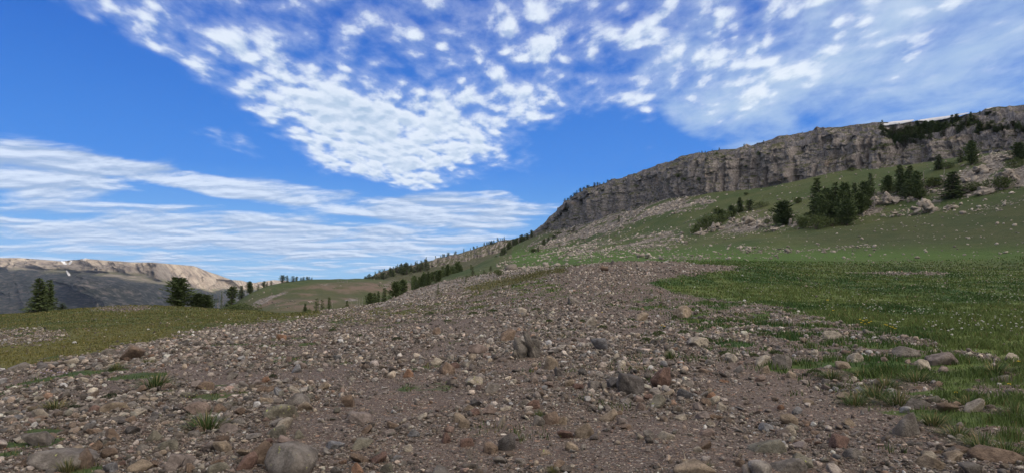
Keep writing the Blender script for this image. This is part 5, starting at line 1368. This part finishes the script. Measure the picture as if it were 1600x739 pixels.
# groves on the middle slope
mg_ = 'groves on the slope below the cliff'
for kd, u, vt, w, vb, lb in [
    ('bush', 1094, 346, 14, 362, 'lowest shrub of the sloping thicket'), ('bush', 1101, 337, 18, 357, 'second shrub up the sloping thicket'), ('bush', 1114, 331, 22, 355, 'wide dark shrub in the sloping thicket'), ('pine', 1127, 328, 14, 349, 'tree in the upper part of the sloping thicket'), ('bush', 1136, 328, 14, 343, 'bright green shrub above the sloping thicket'), ('pine', 1144, 322, 12, 340, 'small pine between thicket and pair'),
    ('spruce', 1157, 309, 13, 331, 'pointed tree, taller of the pair above the wide outcrop'), ('pine', 1171, 313, 15, 329, 'round tree beside the pointed one above the wide outcrop'), ('bush', 1189, 314, 10, 324, 'grey green shrub beside the pair'),
    ('bush', 1212, 334, 14, 352, 'shrub at the lower side of the round bush'), ('pine', 1224, 316, 27, 352, 'wide round tree standing apart from the big grove'), ('bush', 1234, 332, 16, 350, 'shrub filling in beside the wide round tree'), ('bush', 1254, 334, 18, 357, 'lowest shrub at the foot of the big grove'), ('bush', 1246, 306, 12, 318, 'small olive shrub above the wide round tree'),
    ('spruce', 1277, 280, 26, 345, 'tallest tree of the big grove'), ('bush', 1275, 330, 20, 358, 'dark shrub in front of the tallest tree'), ('pine', 1292, 297, 22, 348, 'second tree of the big grove'), ('spruce', 1306, 287, 22, 347, 'pointed third tree of the big grove'), ('pine', 1323, 288, 22, 346, 'full fourth tree of the big grove'), ('pine', 1324, 314, 24, 352, 'broad bright pine at the front of the big grove'), ('spruce', 1338, 286, 18, 334, 'fifth tree at the back of the big grove'), ('pine', 1352, 285, 20, 330, 'sixth tree at the far end of the big grove'), ('fir', 1361, 272, 11, 312, 'slim fir rising at the end of the big grove'),
    ('bush', 1301, 338, 14, 354, 'low shrub between the grove trunks'), ('snag', 1366, 300, 8, 326, 'bent pale dead trunk beside the big grove'),
    ('pine', 1388, 276, 16, 302, 'shorter tree beside the tall pair'), ('spruce', 1408, 258, 20, 304, 'first of the tall pair above the dark outcrop'), ('spruce', 1423, 260, 22, 308, 'second of the tall pair above the dark outcrop'), ('pine', 1434, 270, 18, 312, 'fuller tree leaning against the tall pair'), ('bush', 1441, 292, 18, 310, 'shrub on top of the large rounded outcrop'), ('snag', 1444, 268, 8, 300, 'thin dead tree beside the tall pair'),
    ('bush', 1460, 274, 24, 292, 'spreading shrub in front of the cliff foot'), ('fir', 1467, 242, 12, 265, 'thin tree directly against the cliff foot'), ('snag', 1474, 262, 9, 290, 'grey dead tree above the wide dark spruce'), ('spruce', 1489, 270, 34, 309, 'wide dark spruce with drooping skirts'), ('sparse', 1501, 236, 13, 254, 'grey thin tree left of the lone pine'), ('pine', 1519, 222, 18, 258, 'lone pine standing against the cliff wall'), ('bush', 1560, 272, 26, 296, 'dark scrub among the blocks below the lone pine'),
    ('pine', 1594, 224, 20, 252, 'tree at the picture edge below the cliff'), ('bush', 1515, 290, 26, 300, 'flat scrub beside the wide dark spruce'), ('bush', 1585, 246, 16, 262, 'scrub beneath the tree at the picture edge'),
    ('bush', 1396, 288, 16, 302, 'dark shrub at the foot of the shorter tree beside the tall pair'), ('bush', 1448, 280, 18, 294, 'dark shrub behind the large rounded outcrop'), ('spruce', 1418, 268, 18, 306, 'third spruce squeezed between the tall pair'), ('pine', 1316, 300, 20, 350, 'pine squeezed between the third and fourth grove trees'), ('pine', 1285, 306, 20, 352, 'dark pine under the second grove tree'), ('pine', 1344, 302, 18, 336, 'low pine between the fifth and sixth grove trees'),
    ('bush', 1332, 262, 8, 268, 'small shrub where the grass meets the cliff wall'), ('bush', 1166, 300, 7, 305, 'tiny shrub under the cliff above the slope pair'), ('bush', 1532, 282, 22, 296, 'dark scrub left of the block scrub below the lone pine'), ('bush', 1480, 252, 12, 264, 'shrub at the cliff foot beside the thin tree'), ('bush', 1201, 340, 10, 350, 'small shrub on the wide pale outcrop'), ('bush', 1086, 356, 12, 366, 'olive shrub at the bottom of the sloping thicket'), ('bush', 1120, 322, 12, 334, 'shrub at the upper rear of the sloping thicket')]:
    T(kd, u, vt, w, vbase=vb, label=lb, group=mg_)
# forest on the upper cliff step, below and beside the snow
def topforest(lst, lab, grp):
    for i, (u, vb, h_, w) in enumerate(sorted(lst)):
        p = cliff_hit(u, vb, 2.9, 4.05); s = p[1] / F
        plant(['spruce', 'fir', 'pine'][i % 3], p[0], p[1], p[2] - .5, h_ * s, w * s, lab % nth(i), grp, h_ > 17)
lst = []
for u in np.linspace(1376, 1478, 60):
    lo = np.interp(u, [1376, 1395, 1478], [206, 226, 212]); hi = np.interp(u, [1376, 1478], [196, 194])
    lst.append((float(u + fr.uniform(-1.5, 1.5)), float(fr.uniform(*sorted((hi + (13 if u < 1432 else 6), lo + 2)))), float(fr.uniform(12, 18) if u < 1432 else fr.uniform(11, 18)), float(fr.uniform(8, 12))))
topforest(lst, '%s tree of the clifftop forest, counting from the snow end', 'clifftop forest under the snow')
lst = [(1487, 196, 18, 7), (1493, 196, 20, 7), (1497, 197, 20, 8), (1480, 200, 14, 9), (1503, 199, 16, 10), (1509, 198, 17, 10), (1517, 192, 19, 8), (1523, 192, 14, 9), (1512, 204, 16, 10), (1530, 206, 18, 14), (1526, 203, 16, 14), (1531, 178, 6, 4), (1543, 177, 6, 7), (1549, 178, 6, 8), (1555, 180, 6, 8), (1490, 206, 14, 12), (1500, 208, 13, 12)]
topforest(lst, '%s spire topped tree of the cluster beside the snow', 'spire trees beside the snow')
lst = [(float(u), float(fr.uniform(198, 206)), float(fr.uniform(8, 13)), float(fr.uniform(7, 11))) for u in np.linspace(1540, 1600, 17)]
topforest(lst, '%s tree in the line on the clifftop past the spire trees', 'line of clifftop trees')

# ------------------------------------------------------------------ snow
def snow_mat():
    m, t, b, pos = new_mat('old_snow'); t.l.new(t.mix(t.noise(pos, .6, 5, .6), (.62, .63, .65), (.45, .45, .46)), b.inputs['Base Color']); b.inputs['Roughness'].default_value = .7
    t.l.new(t.bump(t.noise(pos, .8, 4, .6), .4, .6), b.inputs['Normal']); return m
MSN = snow_mat()
def snow_strip(pts, label, thick, n=40):
    """pts: (u, vtop, vbottom, y) along the patch; a lens of snow with its own thickness"""
    q = np.linspace(0, 1, n); k = np.linspace(0, 1, len(pts)); A = [np.interp(q, k, [p[j] for p in pts]) for j in range(4)]
    top = np.stack(uvy(A[0], A[1] + .5 * fbm2(q * 9, 0 * q, 3, 7), A[3] * 1.01), -1); bot = np.stack(uvy(A[0], A[2] + .8 * fbm2(q * 14, 0 * q, 3, 8), A[3]), -1)
    rows = []
    for i, a in enumerate(np.linspace(0, 1, 9)):
        r = top * (1 - a) + bot * a; r[:, 1] -= thick * math.sin(math.pi * a) * (.7 + .3 * fbm2(q * 8, 0 * q + a * 3, 2, 9)); rows.append(r)
    for i, a in enumerate(np.linspace(1, 0, 5)[1:]):
        r = top * (1 - a) + bot * a; r[:, 1] += thick * .6; rows.append(r)
    g = np.array(rows)
    o = link('snow_patch', make_mesh('snow_patch', g.reshape(-1, 3), grid_faces(g.shape[0], n), True), MSN); tag(o, label, 'snow patch', 'snow patches'); return o
def cy(u, t=3.9): return float(cliff_pt(u, t)[1])
snow_strip([(1373, 195, 197, cy(1373)), (1390, 191, 196, cy(1390)), (1410, 188.5, 194, cy(1410)), (1426, 187.5, 190, cy(1426))], 'old snow bank at the lower end of the clifftop behind dark trees', 1.5)
snow_strip([(1436, 187.5, 189, cy(1436)), (1450, 185.5, 191, cy(1450)), (1470, 183, 188, cy(1470)), (1492, 179.5, 183, cy(1492)), (1512, 176.5, 178, cy(1515))], 'longest snow bank on the clifftop skyline', 1.5)
snow_strip([(1540, 170, 172, cy(1540)), (1552, 168, 171, cy(1552)), (1562, 167, 169, cy(1562))], 'thin snow sliver on the clifftop beyond the spire trees', 1.2, 20)
def fys(u): return float(np.interp(u, us3, fy))
for pts, lb in [([(96, 407.5, 409, 0), (100, 408, 413, 0), (102, 410, 414, 0), (104, 412, 413, 0)], 'small snowfield in the notch of the far mountain'), ([(108, 411, 413, 0), (111, 407, 412, 0), (112, 407.5, 409, 0)], 'second smaller snowfield beside the notch of the far mountain'),
                ([(130, 404.5, 406.5, 0), (133, 403, 405.5, 0), (136, 403.6, 404.6, 0)], 'tiny snow cap on the summit of the far mountain')]:
    snow_strip([(a, b, c, fys(a) * .955) for a, b, c, d in pts], lb, 12, 16)
snow_strip([(104, 422, 424.5, fys(100) * .93), (106, 425, 430, fys(100) * .93), (109, 428, 432, fys(100) * .93)], 'narrow snow gully below the notch of the far mountain', 12, 16)

# ------------------------------------------------------------------ grass and flowers
def blade_mat():
    m, t, b, pos = new_mat('grass_blades'); c = t.attr('tone', 'Color')
    t.l.new(c, b.inputs['Base Color']); b.inputs['Roughness'].default_value = .7
    tr = t.node('ShaderNodeBsdfTranslucent'); t.l.new(c, tr.inputs[0]); mx = t.node('ShaderNodeMixShader'); mx.inputs[0].default_value = .25
    t.l.new(b.outputs[0], mx.inputs[1]); t.l.new(tr.outputs[0], mx.inputs[2])
    t.l.new(mx.outputs[0], [n for n in t.n if n.type == 'OUTPUT_MATERIAL'][0].inputs[0]); return m
MBL = blade_mat()
def blades(x, y, z, h, w, lean, col, r):
    n_ = len(x); a = r.uniform(0, 6.283, n_); la = r.uniform(0, 6.283, n_)
    dx, dy = np.cos(a) * w / 2, np.sin(a) * w / 2; lx, ly = np.cos(la) * lean * h, np.sin(la) * lean * h
    V = np.empty((n_, 5, 3))
    V[:, 0] = np.stack([x - dx, y - dy, z - .02], -1); V[:, 1] = np.stack([x + dx, y + dy, z - .02], -1)
    V[:, 2] = np.stack([x + dx * .7 + lx * .35, y + dy * .7 + ly * .35, z + h * .6], -1); V[:, 3] = np.stack([x - dx * .7 + lx * .35, y - dy * .7 + ly * .35, z + h * .6], -1)
    V[:, 4] = np.stack([x + lx, y + ly, z + h], -1)
    b = np.arange(n_)[:, None] * 5
    f = np.concatenate([b + [0, 1, 2], b + [0, 2, 3], b + [3, 2, 4]], 0)
    return V.reshape(-1, 3), f, np.repeat(col, 5, 0)
gr_ = np.random.default_rng(91)
def grass_field(name, N, ylo, yhi, side, hrange, label):
    pbv = gr_.uniform(math.log(ylo + OFF), math.log(yhi + OFF), N); y = np.exp(pbv) - OFF; u = gr_.uniform(-60, 1660, N); x = (u - CU) / F * y
    m = (x > 0) if side > 0 else (x < 0); x, y = x[m], y[m]
    z = G(x, y); g, t, c = cover(x, y, z); uu, vv, d = project(x, y, z)
    cl = fbm2(x * 1.7, y * 1.7, 3, 701)
    m = (gr_.uniform(0, 1, len(x)) < g * np.clip(.75 + 1.2 * cl, .1, 1)) & (vv < 780)
    x, y, z, c, d, cl, g = [a[m] for a in (x, y, z, c, d, cl, g)]
    fade = gr_.uniform(0, 1, len(x)) < np.clip(1.25 - np.hypot(x, y) / 105, .0, 1) if side > 0 else np.ones(len(x), bool)
    x, y, z, c, d, cl, g = [a[fade] for a in (x, y, z, c, d, cl, g)]
    h = gr_.uniform(*hrange, len(x)) * np.clip(.9 + 1.1 * cl, .45, 1.7) * (.6 + .4 * g)
    w = np.maximum(.005, 1.5 * d / F) * gr_.uniform(.7, 1.3, len(x))
    h = np.minimum(np.maximum(h, 2.0 * d / F), .4)
    n = gr_.uniform(0, 1, len(x))
    col = c * gr_.uniform(.65, 1.5, len(x))[:, None]
    dry = n < (.05 if side > 0 else .25); col[dry] = np.array([.17, .145, .06]) * gr_.uniform(.6, 1.2, dry.sum())[:, None]
    V, f, C = blades(x, y, z, h, w, gr_.uniform(.1, .9, len(x)), col, gr_)
    me = make_mesh(name, V, f, False, {'tone': ('C', C)}); print(name, len(x))
    return tag(link(name, me, MBL), kind='stuff', label=label)
grass_field('meadow_grass', 620000, 5, 105, 1, (.05, .14), 'green meadow grass thinning out over dark soil')
grass_field('meadow_grass', 260000, 4, 150, -1, (.03, .07), 'olive and straw coloured grass of the meadow on the far side of the ridge')

# tufts and cushions one can tell apart
def tuft_mesh(seed, n=330, spread=.5, dry=.2, col=(.052, .085, .028)):
    r = np.random.default_rng(seed); rad = r.uniform(0, 1, n) ** .6 * spread * (1 + .3 * vnoise2(r.uniform(0, 6, n), 0, seed)); a = r.uniform(0, 6.28, n); x, y = rad * np.cos(a), rad * np.sin(a)
    h = (1 - .55 * (rad / spread) ** 2) * r.uniform(.3, 1, n) ** 1.3; V = []
    C = np.array(col) * r.uniform(.6, 1.5, n)[:, None]; d = r.uniform(0, 1, n) < dry; C[d] = np.array([.20, .17, .08])
    lean = .75 * (rad / spread) * r.uniform(.3, 1.2, n) + r.uniform(0, .3, n)
    dx, dy = -np.sin(a) * .014, np.cos(a) * .014; lx, ly = np.cos(a) * lean, np.sin(a) * lean
    P = np.empty((n, 5, 3)); z0 = np.zeros(n) - .05
    P[:, 0] = np.stack([x - dx, y - dy, z0], -1); P[:, 1] = np.stack([x + dx, y + dy, z0], -1)
    P[:, 2] = np.stack([x + dx * .8 + lx * .4, y + dy * .8 + ly * .4, h * .6], -1); P[:, 3] = np.stack([x - dx * .8 + lx * .4, y - dy * .8 + ly * .4, h * .6], -1)
    P[:, 4] = np.stack([x + lx, y + ly, h], -1); b = np.arange(n)[:, None] * 5
    f = np.concatenate([b + [0, 1, 2], b + [0, 2, 3], b + [3, 2, 4]], 0)
    me = make_mesh('grass_tuft', P.reshape(-1, 3), f, False, {'tone': ('C', np.repeat(C, 5, 0))}); me.materials.append(MBL); return me
def cushion_mesh(seed, col):
    r = np.random.default_rng(seed); q, C = [], []
    n = 520
    for k in range(n):
        a = r.uniform(0, 6.28); rad = r.uniform(0, 1) ** .5 * .5 * (1 + .25 * math.sin(a * 3 + seed)); hz = max(0, 1 - (rad / .55) ** 2) * .85
        p = np.array([rad * math.cos(a), rad * math.sin(a), hz * r.uniform(.6, 1)]); sz = .05 * r.uniform(.6, 1.5)
        d1 = np.array([math.cos(a) * rad * 1.5, math.sin(a) * rad * 1.5, .7]) + r.normal(0, .5, 3); d1 /= np.linalg.norm(d1); d2 = np.cross(d1, r.normal(size=3)); d2 /= np.linalg.norm(d2)
        d1 = d1 * [1, 1, 2.4]
        q.append([p - d2 * sz * .5, p + d2 * sz * .5, p + d1 * sz + d2 * sz * .2, p + d1 * sz - d2 * sz * .2]); C.append(np.array(col) * r.uniform(.5, 1.5))
    q = np.array(q); me = make_mesh('plant_cushion', q.reshape(-1, 3), np.arange(n * 4).reshape(-1, 4), False, {'tone': ('C', np.repeat(np.array(C), 4, 0))}); me.materials.append(MBL); return me
TU = [tuft_mesh(k) for k in range(4)]; TD = [tuft_mesh(20 + k, 260, .5, .35, (.06, .075, .03)) for k in range(2)]
CU_ = [cushion_mesh(k, (.056, .080, .028)) for k in range(3)]; CD = [cushion_mesh(10 + k, (.034, .044, .022)) for k in range(2)]
tuftmarks = []
def tuft(u, v, w, h, me, label, name='grass_tuft', grp='grass tufts in the gravel', cat='grass tuft'):
    p = hit(u, v + h * .4); x, y, z = p; s = y / F
    o = bpy.data.objects.new(name, me); COL.objects.link(o); o.location = (x, y + w * s * .15, z - .01); o.scale = (w * s * .95, w * s * .8, h * s * (1.15 if name == 'grass_tuft' else .75)); o.rotation_euler = (0, 0, gr_.uniform(0, 6.28)); tag(o, label, cat, grp)
tg = 'plant cushions in the gravel'
tuft(320, 657, 46, 32, TU[0], 'biggest bright grass tuft, below the salmon elongated rock'); tuft(240, 596, 46, 27, TU[1], 'wide grass tuft downhill of the dark overhanging boulder'); tuft(180, 572, 22, 14, TU[2], 'small pale green tuft beside the dark overhanging boulder')
tuft(82, 632, 38, 18, TD[0], 'dull flat grass tuft beside the whitish block'); tuft(113, 634, 28, 11, CD[0], 'dark cushion beside the dull flat grass tuft', 'plant_cushion', tg, 'cushion plant'); tuft(170, 617, 30, 14, CD[1], 'dark brown green cushion below the wide grass tuft', 'plant_cushion', tg, 'cushion plant')
tuft(102, 728, 32, 24, TD[1], 'grass tuft between the broad low boulder and the brown square boulder'); tuft(229, 565, 30, 9, TD[0], 'thin mat of grass right of the dark overhanging boulder')
tuft(620, 528, 20, 10, CD[0], 'very dark cushion alone on the upper gravel', 'plant_cushion', tg, 'cushion plant'); tuft(842, 645, 13, 15, TU[3], 'small upright tuft behind the grey cobble'); tuft(1047, 553, 15, 16, TU[2], 'upright bright tuft beside the tan rocks under the yellow flowers')
tuft(426, 586, 16, 12, CD[1], 'dark cushion beside the small orange cobble', 'plant_cushion', tg, 'cushion plant'); tuft(450, 607, 18, 10, CD[0], 'dark cushion beside the lilac grey rock', 'plant_cushion', tg, 'cushion plant'); tuft(974, 582, 10, 8, TU[0], 'tiny plant at the foot of the cream upright rock'); tuft(864, 734, 20, 14, TD[1], 'short tuft at the bottom centre edge')
tuft(1103, 727, 22, 12, TD[0], 'faint dry tuft beside the tan half buried boulder')
for u, v, w, h, lb in [(942, 509, 20, 10, 'cushion beside the pale round rock'), (910, 500, 14, 8, 'cushion left of the pale round rock'), (985, 498, 26, 8, 'flat cushion between pale round rock and tan wedge rock'), (1030, 519, 26, 14, 'dark cushion with yellow flowers below the tan dome boulder'), (1010, 529, 22, 12, 'cushion above the upright bright tuft'), (1055, 494, 14, 12, 'dark cushion against the tan dome boulder'), (1100, 528, 34, 12, 'long cushion behind the pale grey ledge rock'), (1070, 517, 24, 10, 'cushion below the tan dome boulder'), (1105, 543, 16, 7, 'small cushion in front of the pale grey ledge rock'),
                       (1135, 550, 26, 11, 'cushion behind the pale pointed rock'), (1178, 553, 20, 10, 'cushion behind the cream and green rock'), (1213, 549, 26, 12, 'wide cushion behind the grey pointed block'), (1275, 579, 30, 18, 'rounded tuft between pointed block and flat tan rock'), (1242, 566, 14, 10, 'small cushion touching the grey pointed block'), (838, 482, 22, 8, 'green cushion among the pale ridge rocks'), (770, 484, 22, 8, 'green cushion on the ridge brow'), (740, 488, 20, 7, 'low green cushion on the ridge brow'), (672, 488, 18, 9, 'bright cushion on the left brow of the ridge'), (858, 500, 14, 9, 'cushion beside the small white rock'), (700, 500, 20, 6, 'thin green mat on the upper gravel'), (519, 514, 14, 8, 'blue green cushion near the ridge edge'), (561, 523, 16, 8, 'dark green cushion on the upper left gravel')]:
    tuft(u, v, w, h, CU_[int(gr_.integers(3))], lb, 'plant_cushion', tg, 'cushion plant')
for u, v, w, h, lb in [(1340, 622, 40, 26, 'long bladed grass clump at the edge of bare soil'), (1372, 612, 44, 26, 'grass clump behind the long bladed one'), (1408, 622, 44, 28, 'tallest grass clump on the soil edge'), (1388, 598, 40, 20, 'grass clump under the white diagonal slab'), (1436, 588, 44, 20, 'grass clump beneath the smooth boulders'), (1462, 654, 44, 24, 'grass clump above the rough grey boulder'), (1500, 672, 40, 24, 'fresh green clump beyond the rough grey boulder'), (1540, 690, 46, 30, 'grass clump behind the long brown slab'), (1578, 700, 46, 36, 'grass clump in the bottom corner'), (1590, 640, 40, 24, 'dark grass clump at the picture edge'), (1518, 626, 36, 20, 'dry grass clump on the pale rough rock'), (1302, 584, 34, 18, 'grass clump left of the flat tan rock'), (1351, 580, 30, 16, 'grass clump below the smooth pale dome'), (1308, 603, 26, 10, 'bluish low clump on the soil'), (1560, 575, 50, 22, 'tall grass clump near the pale edge rock')]:
    tuft(u, v, w, h, TU[int(gr_.integers(4))], lb, grp='grass clumps on the broken meadow edge')
# dry stalk at the bottom
p = hit(1078, 739); x, y, z = p
sv, sf = tube([(x, y, z - .02), (x - .03, y, z + .10), (x - .055, y + .01, z + .2)], [.0022, .002, .0012], 4)
def flat_mat(name, col, rough=.8):
    m, t, b, pos = new_mat(name); t.l.new(t.mix(t.noise(pos, 30, 3, .6), col, tuple(c * .8 for c in col)), b.inputs['Base Color']); b.inputs['Roughness'].default_value = rough; return m
MST = flat_mat('dry_stalk', (.5, .46, .36)); MWH = flat_mat('white_petals', (.46, .46, .42)); MYE = flat_mat('yellow_petals', (.62, .46, .04)); MGS = flat_mat('flower_stem', (.06, .09, .03)); MLI = flat_mat('lilac_petals', (.40, .34, .50))
tag(link('dry_grass_stalk', make_mesh('dry_grass_stalk', sv, sf, True), MST), 'single pale dry stalk curving up at the bottom edge', 'grass stalk')
def flower_mesh(seed, petal):
    r = np.random.default_rng(seed); st = tube([(0, 0, -.05), (r.normal(0, .08), r.normal(0, .08), .95)], [.02, .012], 3); V, Fc = [st[0]], [st[1]]; o_ = len(st[0]); q = []
    for k in range(22):
        d = r.normal(size=3); d[2] = abs(d[2]); d /= np.linalg.norm(d); p = np.array([0, 0, .93]) + d * np.array([.16, .16, .10]); d2 = np.cross(d, r.normal(size=3)); d2 /= np.linalg.norm(d2); d3 = np.cross(d, d2)
        q.append([p - d2 * .06, p - d3 * .06, p + d2 * .06, p + d3 * .06])
    q = np.array(q).reshape(-1, 3); V.append(q); Fc.append(np.arange(len(q)).reshape(-1, 4) + o_)
    me = make_mesh('wildflower', np.concatenate(V), np.concatenate(Fc)); me.materials.append(MGS); me.materials.append(petal)
    mi = np.ones(len(me.polygons), np.int32); mi[:len(st[1])] = 0; me.polygons.foreach_set('material_index', mi); return me
FW = [flower_mesh(k, MWH) for k in range(3)]; FY = [flower_mesh(9 + k, MYE) for k in range(2)]; FL = [flower_mesh(19, MLI)]
N = 3600; pbv = gr_.uniform(math.log(11 + OFF), math.log(95 + OFF), N); y = np.exp(pbv) - OFF; u = gr_.uniform(1040, 1640, N); x = (u - CU) / F * y
z = G(x, y); g, t, c = cover(x, y, z); uu, vv, d = project(x, y, z)
dens = np.clip((uu - 1050) / 420, .12, 1) * sstep(590, 450, vv) * np.clip(.55 + 1.4 * fbm2(x * .25, y * .25, 3, 801), .05, 1)
m = (gr_.uniform(0, 1, N) < g * dens) & (g > .5); x, y, z, d = x[m], y[m], z[m], d[m]
dl = np.argsort(d); print('flowers', len(dl))
for k, i in enumerate(dl[:240]):
    o = bpy.data.objects.new('white_wildflower', FW[k % 3]); COL.objects.link(o); s = float(gr_.uniform(.15, .24)); wd = max(s * .75, float(d[i]) / F * 4.2 * gr_.uniform(.7, 1.2)); o.location = (x[i], y[i], z[i]); o.scale = (wd, wd, s + .02); o.rotation_euler = (0, 0, float(gr_.uniform(0, 6.28)))
    tag(o, 'one of the many small white wildflower heads dotting the right meadow', 'flower', 'white wildflowers in the right meadow')
Vs, Fs, o_ = [], [], 0
fm0 = FW[0]; bv = np.array([v_.co[:] for v_ in fm0.vertices]); bf = [list(p_.vertices) for p_ in fm0.polygons][-22:]; bf = np.array(bf); lo = bf.min(); bv2 = bv[lo:]; bf = bf - lo
for i in dl[240:]:
    wd = float(d[i]) / F * 4.0 * gr_.uniform(.6, 1.1); Vs.append(bv2 * [wd, wd, .2] + [x[i], y[i], z[i]]); Fs.append(bf + o_); o_ += len(bv2)
if Vs:
    tag(link('white_wildflowers', make_mesh('white_wildflowers', np.concatenate(Vs), np.concatenate(Fs)), MWH), kind='stuff', label='countless tiny white flowers farther up the meadow')
def flower(u, v, me, w, label, grp, nm):
    p = hit(u, v + 3); x, y, z = p; s = y / F; o = bpy.data.objects.new(nm, me); COL.objects.link(o); o.location = (x, y, z); o.scale = (w * s * 3, w * s * 3, max(.1, 8 * s)); tag(o, label, 'flower', grp)
yl = [(1344, 503), (1349, 505), (1354, 504), (1358, 508), (1352, 510), (1346, 508), (1361, 506), (1386, 512), (1391, 514), (1395, 515), (1383, 511), (1399, 517), (1293, 473), (1302, 489)]
for i, (u, v) in enumerate(yl): flower(u, v, FY[i % 2], 3.2, 'one of the small yellow flowers clustered in the meadow above the pale rock in grass', 'yellow flowers in the right meadow', 'yellow_flower')
for i, (u, v, lb) in enumerate([(1577, 606, 'bright yellow flower near the green slab in tall grass'), (1592, 569, 'yellow flower beside the pale edge rock'), (1494, 620, 'yellow flower between the smooth boulders and the pale rough rock'), (1034, 512, 'yellow flower on the dark cushion, farther one'), (1038, 514, 'yellow flower on the dark cushion, nearer one'), (941, 492, 'tiny yellow flower above the pale round rock')]): flower(u, v, FY[i % 2], 5 if i < 3 else 2.6, lb, 'single yellow flowers', 'yellow_flower')
for i in range(9): flower(64 + i * 5 + gr_.uniform(-2, 2), 586 + gr_.uniform(-4, 4), FL[0], 3, 'one of the pale lilac flowers in the mat near the meadow edge', 'pale lilac flowers', 'lilac_flower')
